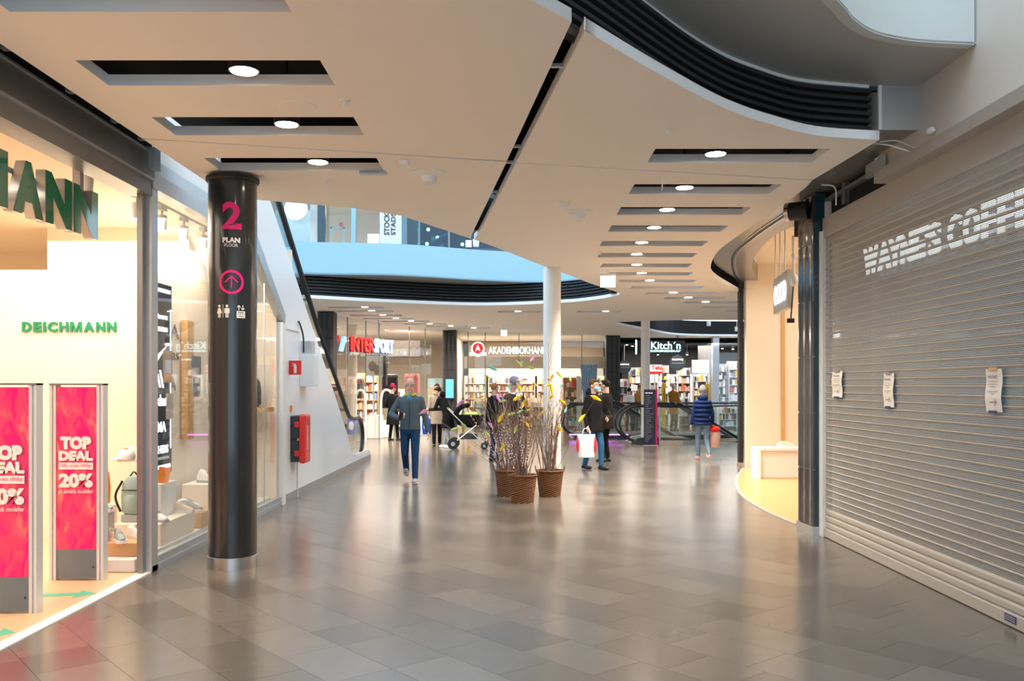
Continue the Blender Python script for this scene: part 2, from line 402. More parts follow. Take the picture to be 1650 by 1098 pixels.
# ---- louvre bands (trim_1 near, trim_2 far left void, trim_3 far right void)
def louvres(name, pts, z0, z1, n, t, back=True):
    tr = struct(name); tr['label'] = 'black horizontal louvre slats below the gallery edge'
    if back:
        bm = NB(); wallstrip(bm, pts, z0, z1, t); mk('backing_panel', bm, 'plenum', tr)
    h = (z1 - z0) / n
    for k in range(n):
        bm = NB(); P = [Vector((p[0], p[1])) for p in pts]; rows = []
        sg = -1 if t > 0 else 1
        for i, p in enumerate(P):
            d = (P[min(i + 1, len(P) - 1)] - P[max(i - 1, 0)]).normalized(); nn = Vector((-d.y, d.x)) * sg
            zb = z0 + k * h
            prof = [(0, zb + .02 * h), (.05, zb + .12 * h), (.05, zb + .55 * h), (0.0, zb + .85 * h)]
            rows.append([bm.verts.new((*(p + nn * a), z)) for a, z in prof])
        for a, b in zip(rows, rows[1:]):
            for q in range(4): bm.faces.new((a[q], b[q], b[(q + 1) % 4], a[(q + 1) % 4]))
        mk('louvre_slat', bm, 'louvre', tr, smooth=True)
    return tr
louvres('trim_1', louv, 3.58, 4.06, 8, .06)
bm = NB(); wallstrip(bm, [(p.x, p.y - .03) for p in louv], 4.055, 4.085, .05); struct('trim_2', bm, 'rim')
vLb = [p for p in voidL if p.y > 17.6][3:]
farL = [(p.x, p.y + .62) for p in vLb if p.x < 2.2] + [(-7, 19.2), (-10, 18.6)]
louvres('trim_3', [Vector(q) for q in farL], 3.58, 4.07, 7, -.06)
farR = [Vector((p.x, p.y + .3)) for p in vR if p.y > 27] 
louvres('trim_4', [Vector((13.5, 34.9))] + farR, 3.58, 4.1, 5, .06)
louvres('trim_5', [Vector((p.x, p.y + .0)) for p in vR if p.y <= 27.4][::1], 3.6, 4.07, 3, .06)

# ---- near gallery: soffit + parapet (above the camera's right)
par = smoothpts([Vector((.1, 3.3, 0)), Vector((1.15, 4.6, 0))] + [fz(*p, 4.08) for p in ((1349, 0), (1374, 29), (1407, 51), (1456, 63), (1500, 67.5), (1570, 71))], 5)
sof = [(p.x, p.y) for p in louv] + [(3.36, 7.38), (3.36, par[-1].y)] + [(p.x, p.y) for p in par[::-1]]
g = struct('wall_gallery_near'); g['label'] = 'grey soffit and pale parapet of the gallery above'
mk('soffit', polymesh(sof, [], 4.08, .015), 'soffit', g)
bm = NB(); wallstrip(bm, par, 4.075, 5.15, .08); pp = mk('parapet', bm, 'parapetgrey', g, smooth=True)
bm = NB()
for a, b in ((1490, 5), (1509, 5), (1491, 46), (1509, 49)):
    c = fd(a, b, 6.66); ell(bm, c, .006, .012, .006, 6, 4)
mk('screw_cap', bm, 'alu', pp)

# ---- far gallery: parapet, soffit, floor, back
p2 = smoothpts([Vector((-11, 17.4, 0)), Vector((-8, 18.1, 0)), fz(470, 440.5, 4.08), fz(640, 444, 4.08), fz(780, 452, 4.08), fz(876, 455, 4.08), Vector((1.9, 20.6, 0)), Vector((2.6, 21.4, 0))], 5)
bm = NB(); wallstrip(bm, p2, 4.08, 4.78, .12); g2 = struct('wall_gallery_far'); g2['label'] = 'pale blue curved gallery parapet above the louvres'
mk('parapet', bm, 'balcony', g2, smooth=True)
sf = [(p.x, p.y) for p in p2] + [(2.6, 27), (-11, 27)]
mk('soffit', polymesh(sf, [], 4.09, .015), 'soffit', g2)

# ---- wall right: coffee shop side
g = struct('wall_right')
bm = NB(); box(bm, 3.33, 1, 3.54, 3.6, 8.1 * 1.0, 7.5); mk('upper_wall', bm, 'wallwarm', g)
bm = NB(); box(bm, 3.24, 1, 3.44, 3.40, fx(1408, 299, 3.24).y, 3.54); mk('ledge', bm, 'shutterbox', g)
bm = NB(); box(bm, 3.26, 7.95, 3.54, 3.30, 8.3, 3.66); box(bm, 3.33, 8.1, 3.54, 3.6, 8.2, 3.72); mk('ledge_bracket', bm, 'alu', g)
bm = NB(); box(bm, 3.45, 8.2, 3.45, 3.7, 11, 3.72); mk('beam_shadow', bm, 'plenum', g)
bm = NB(); box(bm, 3.40, 9.2, 3.50, 3.45, 9.28, 3.72); box(bm, 3.39, 8.6, 3.62, 3.44, 10.2, 3.66); mk('duct_rail', bm, 'fasciagrey', g)
# bulkhead above panels on the right and its metal end panel
inner = smoothpts([fz(*p, 3.73) for p in ((1283, 363), (1251, 378), (1227, 399), (1215.5, 416), (1211, 430), (1222.6, 455))], 4)
ip = [(p.x, p.y) for p in inner]
out = [(2.9, 7.36), (2.9, 8.3)] + [(x + .04, y) for x, y in ceilR[1:]]
bk = [(3.36, 7.36), (3.36, 8.35), (3.50, 8.35), (3.62, 10.2)] + ip + [(5.6, 18.3)]
bh = out + [(4.7, 18.3)] + bk[::-1]
mk('bulkhead_soffit', polymesh(bh, [], 3.73, .3), 'bronze', g)
bm = NB(); box(bm, 3.0, 7.34, 3.72, 3.36, 7.36, 4.08); mk('end_panel', bm, 'alu', g)
bm = NB(); box(bm, 2.985, 7.325, 3.72, 3.01, 7.35, 4.09); box(bm, 3.335, 7.325, 3.72, 3.36, 7.35, 4.09); mk('end_panel_trim', bm, 'rim', g)
# shutter track groove following the soffit
gr = smoothpts([fz(*p, 3.73) for p in ((1267.6, 344), (1227, 371), (1204, 389), (1187, 404), (1181, 421), (1185, 442), (1194, 454))], 5)
for dx, w_, m in ((0, .03, 'black'), (.045, .02, 'steel'), (-.035, .015, 'steel')):
    bm = NB(); wallstrip(bm, [(p.x + dx, p.y) for p in gr], 3.722 - .006, 3.731, w_); mk('shutter_track', bm, m, g)

# ---- right shop (warm): floor, walls, ceiling
fl = smoothpts([fz(*p) for p in ((1287, 845), (1240, 825), (1200, 800), (1188, 775), (1200, 755))], 5)
pf = [(p.x, p.y) for p in fl]
shopR = struct('floor_right_shop', None); 
mk('shop_floor', polymesh([(3.45, 10.2)] + pf + [(9, 17.9), (9, 10.2)], [], .0, .006), 'warm_floor', shopR)
bm = NB(); wallstrip(bm, pf, 0, .009, .05); mk('threshold_strip', bm, 'alu', shopR)
g = struct('wall_right_shop')
bm = NB(); box(bm, 4.66, 17.9, 0, 9, 18.1, 4.1); mk('wall_panel', bm, 'cream', g)
bm = NB(); box(bm, 7.2, 10, 0, 7.3, 18, 4.1); mk('side_wall', bm, 'cream', g)
mk('shop_ceiling', polymesh([(3.7, 10)] + ip + [(9, 18.3), (9, 10)], [], 4.04, .05), 'cream', g)
bm = NB(); box(bm, 3.7, 10.2, 0, 7.3, 10.3, 4.1); mk('partition', bm, 'cream', g)
bm = NB(); box(bm, 4.56, 18.05, .09, 4.64, 18.2, 3.73); mk('edge_post', bm, 'black', g)
bm = NB(); box(bm, 4.55, 18.0, 0, 4.68, 18.2, .09); mk('post_foot', bm, 'steel', g)
bm = NB(); box(bm, 5.35, 17.86, .4, 5.42, 17.9, 3.4); mk('wood_strip', bm, 'wood', g)

# ---- left shop shell
shopL = struct('floor_left_shop')
bm = NB(); box(bm, -12, 0, -.001, XL - .08, 12.3, .006); mk('shop_floor', bm, 'shop_floor', shopL)
bm = NB(); box(bm, XL - .1, 2, 0, XL + .0, 7.86, .009); mk('threshold_strip', bm, 'white', shopL)
g = struct('wall_left_shop')
bm = NB(); box(bm, -12, 13.0, 0, -3.2, 13.1, 3.6); mk('back_wall', bm, 'cream2', g)
bm = NB(); box(bm, -5.68, 11.0, 0, -3.95, 13.0, 3.6); mk('wall_block', bm, 'cream', g)
bm = NB(); box(bm, -12, -1, 0, -11.9, 13, 3.6); mk('far_wall', bm, 'cream2', g)
bm = NB(); box(bm, -12, -1, 3.56, XL - .2, 12.3, 3.62); box(bm, -12, 12.3, 3.56, -4.75, 13.1, 3.62); mk('shop_ceiling', bm, 'cream', g)
bm = NB(); box(bm, -12, -1.1, 0, XL, -1, 3.7); mk('front_wall', bm, 'cream2', g)
# feature wall with shop name
bm = NB(); box(bm, -5.43, 9.5, 0, -3.89, 9.7, 2.855); fw = mk('feature_wall', bm, 'cream', g)
a = fd(36, 535.5, 9.49); b = fd(188, 519, 9.49)
glyM = [(0, 0), (.21, 0), (.21, .66), (.41, .0), (.59, .0), (.79, .66), (.79, 0), (1, 0), (1, 1), (.73, 1), (.5, .28), (.27, 1), (0, 1)]
def letterrow(s, o, w, h, m, parent, depth, bold):
    ws = {'D': .92, 'E': .80, 'I': .27, 'C': .95, 'H': .90, 'M': 1.12, 'A': 1.04, 'N': .90}; gap = .16; tot = sum(ws[c] for c in s) + gap * (len(s) - 1); k = w / tot; x = 0
    for c in s:
        if c == 'M':
            me = polymesh([(p[0] * ws[c] * k, p[1] * h) for p in glyM], [], 0, depth)
            me.transform(Matrix.Translation(o + Vector((x, 0, 0))) @ Matrix.Rotation(PI / 2, 4, 'X'))
        else: me = textmesh(c, o + Vector((x, 0, 0)), (1, 0, 0), UZ, ws[c] * k, h, depth, bold)
        mk('letter', me, m, parent); x += (ws[c] + gap) * k
letterrow('DEICHMANN', a, b.x - a.x, b.z - a.z, 'greentext', fw, .012, .05)
bm = NB(); box(bm, -3.95, 9.7, 0, -3.89, 12.3, 2.855); mk('side_wall', bm, 'cream', g)
bm = NB(); box(bm, -3.95, 12.2, 0, -3.2, 12.3, 3.5); mk('end_wall', bm, 'cream', g)
# fascia above the shop front
g = struct('wall_left')
bm = NB(); box(bm, -12, -1, 3.66, -3.16, 7.9, 4.07); mk('shop_roof', bm, 'plenum', g)
bm = NB(); box(bm, XL - .2, -1, 3.43, XL + .02, 7.85, 3.65); mk('fascia_upper', bm, 'fasciagrey', g)
bm = NB(); box(bm, XL - .2, -1, 3.285, XL, 7.85, 3.43); mk('fascia_lower', bm, 'fasciagrey', g)
bm = NB(); box(bm, XL - .01, -1, 3.415, XL + .03, 7.85, 3.43); box(bm, XL - .01, -1, 3.64, XL + .035, 7.85, 3.655); mk('fascia_trim', bm, 'alu', g)
bm = NB()
for y in (5.4, 6.2, 6.9, 7.4): box(bm, -3.08, y, 3.66, -2.98, y + .06, 3.95)
mk('fascia_bracket', bm, 'fasciagrey', g)
bm = NB(); box(bm, XL - .02, 7.72, 3.5, XL + .07, 7.86, 3.68); mk('fascia_end_cap', bm, 'alu', g)
bm = NB(); box(bm, XL - .1, 7.86, 3.36, XL + .01, 10.9, 3.5); box(bm, XL - .1, 7.86, 3.5, XL - .03, 10.9, 3.64); mk('window_head', bm, 'alu', g)
bm = NB(); box(bm, XL - .5, 7.86, 3.66, XL - .2, 9.9, 6.2); mk('upper_wall', bm, 'wallwhite', g)
# shop window
wn = struct('window_1')
def zt(y): return 3.29 - (y - 10.97) * (3.29 - 2.48) / (12.34 - 10.97) if y > 10.83 else 3.37
ys = [7.97, 8.76, 9.9, 10.75, 11.55, 12.28]
for a, b in zip(ys, ys[1:]):
    bm = NB(); xprism(bm, [(a + .004, .12), (b - .004, .12), (b - .004, zt(b)), (a + .004, zt(a))], XL - .045, XL - .037); mk('pane', bm, 'glass', wn)
bm = NB(); box(bm, XL - .08, 7.86, .0, XL, 12.4, .05); box(bm, XL - .07, 7.86, .05, XL - .01, 12.4, .115); mk('window_sill', bm, 'alu', wn)
bm = NB(); box(bm, XL - .08, 7.84, 0, XL + .0, 7.98, 3.43); mk('window_post', bm, 'alu', wn)
bm = NB(); box(bm, XL - .10, 7.77, 0, XL - .05, 7.84, 3.3); mk('door_track', bm, 'fasciagrey', wn)
bm = NB(); box(bm, XL - .08, 12.28, 0, XL + .015, 12.42, 2.5); mk('window_post', bm, 'white', wn)
bm = NB(); xprism(bm, [(10.72, 3.44), (12.36, 2.47), (12.42, 2.60), (10.72, 3.66)], XL - .08, XL + .02); mk('sloping_frame', bm, 'alu', wn)
bm = NB()
for y in (9.9, 10.75, 11.55): box(bm, XL - .047, y - .006, .1, XL - .034, y + .006, zt(y))
mk('window_bar', bm, 'alu', wn)

# ---- unseen rear enclosure behind camera; opening added to let daylight onto the ceiling
g = struct('wall_rear'); bm = NB(); box(bm, -12, -6.2, 3.7, 12, -6, 8); box(bm, -12, -6.2, 0, -5.5, -6, 3.7); box(bm, 5.5, -6.2, 0, 12, -6, 3.7); mk('rear_wall', bm, 'cream2', g)
bm = NB(); box(bm, 3.5, -6, 0, 3.6, 1, 8); box(bm, -3.6, -6, 3.65, -3.5, 7.8, 8); mk('side_wall', bm, 'wallwhite', g)

bm = NB(); box(bm, 3.2, 29.8, -4, 12, 29.9, -.012); box(bm, 3.1, 25.3, -4, 3.2, 29.9, -.012); box(bm, 3.2, 25.25, -4, 12, 25.35, -.25); box(bm, 12, 25.3, -4, 12.1, 29.9, 0)
struct('wall_escalator_pit', bm, 'cream'); bm = NB(); box(bm, 3, 25, -4.1, 12.2, 30, -4); struct('floor_lower', bm, 'tile_far')

# ================================================================== ESCALATOR (left)
t = thing('escalator', 'long escalator rising behind smooth white side cladding on the left', 'escalator', (XL, 15, 0))
clad = [(12.42, 0.0), (12.42, 2.60), (10.72, 3.66), (9.4, 4.6), (9.4, 5.41), (11.7, 4.03), (14.0, 2.64), (15.9, 1.50), (17.4, .55), (17.62, .36), (17.9, .24), (18.3, .20), (19.9, .20), (20.0, .12), (20.0, 0)]
bm = NB(); xprism(bm, clad, XL - .10, XL); mk('side_cladding', bm, 'cladding', t)
bm = NB()
cp = [(XL - .04, a, b + .012) for a, b in clad[4:13]]; tube(bm, cp, .022, 6); mk('cladding_trim', bm, 'alu', t)
bm = NB(); xprism(bm, [(12.42, 0), (12.42, .125), (19.95, .125), (19.95, 0)], XL - .02, XL + .012); mk('skirting', bm, 'steel', t)
rail = [fx(p[0], p[1], -3.32) for p in ((448.4, 324), (509, 520), (550, 637.5), (556, 655))]
s0 = rail[1] + (rail[0] - rail[1]).normalized() * 8
low = [fx(p[0], p[1], -3.32) for p in ((562.5, 671), (570, 675), (577, 673), (582, 682), (584, 700), (583, 720), (579, 735), (572, 741))]
rp = smoothpts([rail[2], rail[3]] + low, 4)
path = [s0, rail[0], rail[1]] + rp
for dx in (0, -1.12):
    bm = NB(); tube(bm, [p + Vector((dx, 0, 0)) for p in path], .045, 8); mk('handrail', bm, 'rubber', t, smooth=True)
    bm = NB(); pts = [(p.y, p.z - .03) for p in path[:-4]]; lowp = [(p[0] - .0, max(.05, p[1] - .95)) for p in pts[::-1]]
    xprism(bm, pts + lowp, XL - .18 + dx - .006, XL - .18 + dx + .006); mk('glass_balustrade', bm, 'balglass', t)
    bm = NB(); pb = [(s0.y, s0.z - .95), (s0.y, s0.z - 1.3), (17.8, -.0), (19.9, 0), (19.9, .18), (18.2, .18), (17.6, .42)]
    xprism(bm, pb, XL - .25 + dx, XL - .11 + dx); mk('inner_skirt', bm, 'alu', t)
for k in range(24):
    y1 = 17.9 - k * .33; z1 = .2 * (k + 1)
    bm = NB(); xprism(bm, [(y1, z1 - .2), (y1, z1), (y1 - .33, z1), (y1 - .33, z1 - .2)], XL - 1.2, XL - .26); mk('step', bm, 'darkplastic', t)
bm = NB(); box(bm, XL - 1.2, 17.9, 0, XL - .26, 20.4, .012); mk('landing_plate', bm, 'steel', t)
bm = NB(); xprism(bm, [(17.6, -.0), (9.6, 4.9), (9.6, 4.3), (16.8, -.0)], XL - 1.35, XL - .11); mk('truss_panel', bm, 'cladding', t)

# wall mounted things on the cladding
t = thing('extinguisher_cabinet', 'red and black fire extinguisher cabinet on the white escalator cladding', 'cabinet', (XL, 12.75, 1.225 - .52 + .52))
z0, z1, ya, yb = .525, 1.225, 12.75, 13.07
bm = NB(); box(bm, XL + .001, ya, z0 + .02, XL + .12, yb, z1 - .02)
cab = mk('back_case', bm, 'darkplastic', t, bevel=.015)
for zz in (.68, .86, 1.05):
    bm = NB(); box(bm, XL + .0, ya - .008, zz, XL + .125, ya, zz + .012); mk('case_rib', bm, 'black', cab)
bm = NB(); box(bm, XL + .115, ya - .008, z0, XL + .215, yb + .01, z1); lid = mk('lid', bm, 'redlid', t, bevel=.03)
for zz in (.63, 1.04):
    bm = NB(); box(bm, XL + .06, ya - .016, zz, XL + .13, ya - .004, zz + .08); mk('latch', bm, 'redlid', lid, bevel=.004)
bm = NB(); box(bm, XL + .10, ya - .02, .85, XL + .13, ya - .004, .885); mk('seal', bm, 'orange', lid)
bm = NB(); box(bm, XL + .216, ya + .1, .72, XL + .218, ya + .13, 1.07); mk('lid_label', bm, 'white', lid)
t = thing('fire_extinguisher_sign', 'small red square fire extinguisher sign with white cylinder symbol', 'sign', (XL, 12.68, 1.88))
bm = NB(); box(bm, XL, 12.66, 1.785, XL + .175, 12.672, 1.985); mk('sign_plate', bm, 'red', t)
bm = NB()
y = 12.658
lathe(bm, [(.018, 0), (.02, .008), (.02, .10), (.012, .12), (.006, .125)], (XL + .09, y, 1.805), 10, 1, .15)
box(bm, XL + .078, y - .003, 1.928, XL + .102, y, 1.942); obox(bm, (XL + .07, y, 1.938), (1, 0, -.9), (.9, 0, 1), .02, .004, .003); box(bm, XL + .055, y - .003, 1.905, XL + .062, y, 1.93)
mk('extinguisher_symbol', bm, 'paper', t)
t = thing('junction_box', 'pale grey wall junction box with cable above the extinguisher cabinet', 'box', (XL, 13.3, 1.6))
bm = NB(); box(bm, XL + .001, 13.3, 1.62, XL + .19, 13.72, 2.10); mk('box_body', bm, 'white', t, bevel=.006)
bm = NB(); box(bm, XL + .191, 13.32, 1.64, XL + .197, 13.70, 2.08); mk('box_door', bm, 'wallwhite', t)
bm = NB(); box(bm, XL + .001, 13.42, 2.10, XL + .15, 13.66, 2.30); mk('meter_box', bm, 'alu', t, bevel=.004)
bm = NB(); tube(bm, smoothpts([(XL + .06, 13.3, 2.12), (XL + .06, 13.28, 2.35), (XL + .03, 13.25, 2.5), (XL + .01, 13.2, 2.58)], 4), .014, 6); mk('cable', bm, 'rubber', t)
bm = NB(); box(bm, XL + .001, 12.5, 2.42, XL + .02, 13.25, 2.44); mk('cable_tray', bm, 'white', t)
bm = NB(); box(bm, XL + .001, 12.72, 1.26, XL + .012, 12.82, 1.35); tag(mk('sticker', bm, 'orange'), 'small red sticker on the white cladding just above extinguisher cabinet', 'sticker')
bm = NB(); box(bm, XL + .001, 13.12, .01, XL + .02, 13.15, .53); tag(mk('cable_conduit', bm, 'white'), 'thin white cable conduit running from cabinet down to the floor', 'conduit')

# ================================================================== PILLARS
cD = 7.98 + .22; px = fz(375, 921).x
pc = Vector(((375 - CX) * 8.13 / F, 8.13, 0)); R = 38 * 8.1 / F
t = thing('pillar', 'thick glossy black pillar with pink 2 and floor symbols', 'pillar', pc)
bm = NB(); lathe(bm, [(R, .10), (R, 3.50)], pc, 48); mk('shaft', bm, 'pillarblack', t, smooth=True)
bm = NB(); lathe(bm, [(R + .006, 0), (R + .006, .105), (R, .108)], pc, 48); mk('base_ring', bm, 'steel', t, smooth=True)
bm = NB(); lathe(bm, [(R + .012, 3.46), (R + .022, 3.475), (R + .022, 3.50)], pc, 48); mk('top_collar', bm, 'black', t)
def wrap(me):
    # bend a flat decal (drawn in x,z around the pillar axis) onto the pillar shaft; x is arc length from the camera-facing line
    a0 = math.atan2(-pc.y, -pc.x)
    for v in me.vertices:
        th = a0 + v.co.x / R; r = R + .0015 + v.co.y * .5
        v.co = Vector((pc.x + r * math.cos(th), pc.y + r * math.sin(th), v.co.z))
    return me
def pz(py): return HC - (py - HY) * (8.13 - R) / F
def ptext(nm, s, x0, x1, ya, yb, m, bold):
    k = (8.13 - R) / F; me = textmesh(s, ((x0 - 374) * k, 0, pz(yb)), (1, 0, 0), UZ, (x1 - x0) * k, pz(ya) - pz(yb), .002, bold)
    for v in me.vertices: v.co.y = abs(v.co.y)
    b = bmesh.new(); b.from_mesh(me); bmesh.ops.subdivide_edges(b, edges=[e for e in b.edges if e.calc_length() > .04], cuts=2); b.to_mesh(me); b.free()
    return mk(nm, wrap(me), m, t)
ptext('floor_number', '2', 357.5, 388, 325, 369, 'pink', .035)
ptext('plan_lettering', 'PLAN', 358, 385.5, 382.5, 391, 'white', .05)
ptext('floor_lettering', 'FLOOR', 361.5, 382, 392.5, 397.5, 'white', 0)
def decal(nm, build, m):
    b = NB(); build(b)
    for _ in range(3): bmesh.ops.subdivide_edges(b, edges=[e for e in b.edges if e.calc_length() > .012], cuts=1, use_grid_fill=True)
    bmesh.ops.triangulate(b, faces=b.faces[:]); me = bpy.data.meshes.new(nm); b.to_mesh(me); b.free(); return mk(nm, wrap(me), m, t)
K = (8.13 - R) / F
def P2(x, y): return ((x - 374) * K, pz(y))
def flat(b, pts): b.faces.new([b.verts.new((p[0], 0, p[1])) for p in pts])
def strokes(b, p, q, w):
    p, q = Vector(P2(*p)), Vector(P2(*q)); d = (q - p).normalized(); n = Vector((-d.y, d.x)) * w * K / 2; flat(b, [p + n, q + n, q - n, p - n])
def circ(b):
    c = Vector(P2(372, 454.5))
    for i in range(48):
        a, e = 2 * PI * i / 48, 2 * PI * (i + 1) / 48
        f = lambda r, g: c + Vector((math.cos(g), math.sin(g))) * r * K
        flat(b, [f(19.5, a), f(19.5, e), f(15.6, e), f(15.6, a)])
decal('arrow_ring', circ, 'pink')
decal('arrow', lambda b: (strokes(b, (372, 464), (372, 446), 1.6), strokes(b, (372, 445), (362, 455), 1.8), strokes(b, (372, 445), (382, 455), 1.8)), 'pink')
def disc(b, x, y, r):
    c = Vector(P2(x, y)); flat(b, [c + Vector((math.cos(a * PI / 6), math.sin(a * PI / 6))) * r * K for a in range(12)])
def wc(b):
    disc(b, 352.5, 493.3, 2.2); flat(b, [P2(350.5, 496.5), P2(354.5, 496.5), P2(357, 505), P2(348, 505)]); strokes(b, (351.2, 505), (351.2, 512), 1.8); strokes(b, (353.8, 505), (353.8, 512), 1.8)
    disc(b, 365, 493.3, 2.2); strokes(b, (365, 496.5), (365, 505), 5); strokes(b, (361.5, 497), (361.5, 505), 1.5); strokes(b, (368.5, 497), (368.5, 505), 1.5); strokes(b, (363.7, 505), (363.7, 512), 1.8); strokes(b, (366.3, 505), (366.3, 512), 1.8)
    strokes(b, (358.8, 491), (358.8, 512), .7)
decal('toilet_symbols', wc, 'white')
def lift(b):
    strokes(b, (380.5, 502), (393.5, 502), 1.6); strokes(b, (380.5, 511.5), (393.5, 511.5), 1.6); strokes(b, (381, 501.5), (381, 512), 1.8); strokes(b, (393, 501.5), (393, 512), 1.8)
    for x in (383.6, 387, 390.4): strokes(b, (x, 504), (x, 510), 2.4)
    strokes(b, (383.5, 500), (383.5, 492), 1.2); strokes(b, (383.5, 492), (380.8, 495), 1.1); strokes(b, (383.5, 492), (386.2, 495), 1.1)
    strokes(b, (390, 491.5), (390, 499), 1.2); strokes(b, (390, 499), (387.4, 496), 1.1); strokes(b, (390, 499), (392.6, 496), 1.1)
decal('lift_symbol', lift, 'white')

for nm, pxx, D, r, zt_, lab in (('column', 889.5, 14.5, .142, 3.53, 'round off-white column behind the baskets of twigs'), ('column', 1040, 26.2, .128, 3.56, 'slim round grey-white column beside the dark directory board')):
    x = (pxx - CX) * D / F; t = thing(nm, lab, 'column', (x, D, 0))
    bm = NB(); lathe(bm, [(r, .06), (r, zt_)], (x, D, 0), 40); mk('shaft', bm, 'columnwhite', t, smooth=True)
    bm = NB(); lathe(bm, [(r + .01, 0), (r + .01, .07)], (x, D, 0), 40); mk('base_ring', bm, 'steel', t, smooth=True)

# right tiled pillar
t = thing('tiled_pillar', 'square pillar clad in dark wavy glazed tiles beside the shutter', 'pillar', (3.4, 9.8, 0))
bm = NB(); prism(bm, [(3.285, 9.76), (3.405, 9.76), (3.62, 10.15), (3.26, 10.22)], .10, 3.72); mk('core', bm, 'tealdark', t)
bm = NB(); prism(bm, [(3.262, 9.755), (3.395, 9.74), (3.63, 10.2), (3.235, 10.235)], 0, .10); mk('base', bm, 'steel', t)
for k in range(6):
    z0 = .11 + k * .615; z1 = min(z0 + .60, 3.70); bm = NB(); n = 14; rows = []
    for i in range(n + 1):
        s = i / n; y = 9.765 + s * .44; x = 3.275 - s * .025 - .012 * math.sin(s * PI * 5) - .006
        rows.append([bm.verts.new((x, y, z0)), bm.verts.new((x, y, z1)), bm.verts.new((x + .03, y, z1)), bm.verts.new((x + .03, y, z0))])
    for a, b in zip(rows, rows[1:]):
        for q in range(4): bm.faces.new((a[q], b[q], b[(q + 1) % 4], a[(q + 1) % 4]))
    bm.faces.new(rows[0]); bm.faces.new(rows[-1][::-1]); mk('glazed_tile', bm, 'tilegloss', t, smooth=True)

# ================================================================== SHUTTER (right)
YA, YB = 3.2, 9.70
t = thing('roller_shutter', 'large closed perforated steel roller shutter across the coffee shop', 'shutter', (XR, YB, 0))
pitch = .0698; base = .10
bm = NB(); xprism(bm, [(YA, 0.004), (YA, .098), (YB, .098), (YB, .004)], XR - .03, XR + .02); bb = mk('bottom_bar', bm, 'shuttersolid', t, bevel=.008)
bm = NB(); y = fx(1628, 998, XR - .032).y; box(bm, XR - .034, y - .07, .035, XR - .0305, y + .07, .085); pl = mk('maker_plate', bm, 'ink', bb)
for dz in (.045, .058, .070): 
    bm = NB(); box(bm, XR - .0355, y - .06, dz, XR - .0343, y + .06, dz + .006); mk('plate_print', bm, 'textgrey', pl)
def slatmesh(solid):
    bm = NB(); x = .0
    # local: y along the shutter, z up from slat foot; face towards -x
    prof = [(-.000, 0), (-.006, .003), (-.006, .053), (-.011, .055), (-.016, .059), (-.016, .064), (-.011, .068), (0, .0695)] if not solid else [(0, 0), (-.010, .005), (-.015, .018), (-.015, .048), (-.010, .062), (0, .0695)]
    a = [bm.verts.new((p[0], 0, p[1])) for p in prof]; b = [bm.verts.new((p[0], YB - YA, p[1])) for p in prof]
    for i in range(len(prof) - 1): bm.faces.new((a[i], a[i + 1], b[i + 1], b[i]))
    me = bpy.data.meshes.new('shutter_slat'); bmesh.ops.recalc_face_normals(bm, faces=bm.faces[:]); bm.to_mesh(me); bm.free()
    me.materials.append(M['shuttersolid'] if solid else M['perf'])
    for p in me.polygons: p.use_smooth = False
    if not solid:
        me.materials.append(M['shuttersolid'])
        for p in me.polygons:
            if p.center.z > .0535: p.material_index = 1
    return me
sm, pm = slatmesh(True), slatmesh(False)
nsl = int((3.24 - base) / pitch)
for k in range(nsl + 1):
    o = bpy.data.objects.new('shutter_slat', sm if k < 3 else pm); COL.objects.link(o); o.parent = t; o.location = (0.0, YA - YB, base + k * pitch)
bm = NB(); box(bm, XR - .045, 9.70, 0, XR + .03, 9.76, 3.3); box(bm, XR - .06, 9.73, 0, XR - .045, 9.76, 3.3); mk('side_guide', bm, 'wallwhite', t)
bm = NB(); box(bm, XR - .03, YA, 3.22, XR + .30, 9.74, 3.44); mk('roller_box', bm, 'shutterbox', t)
bm = NB(); box(bm, XR - .0, 9.72, 3.22, XR + .12, 9.80, 3.62); mk('end_bracket', bm, 'wallwhite', t)
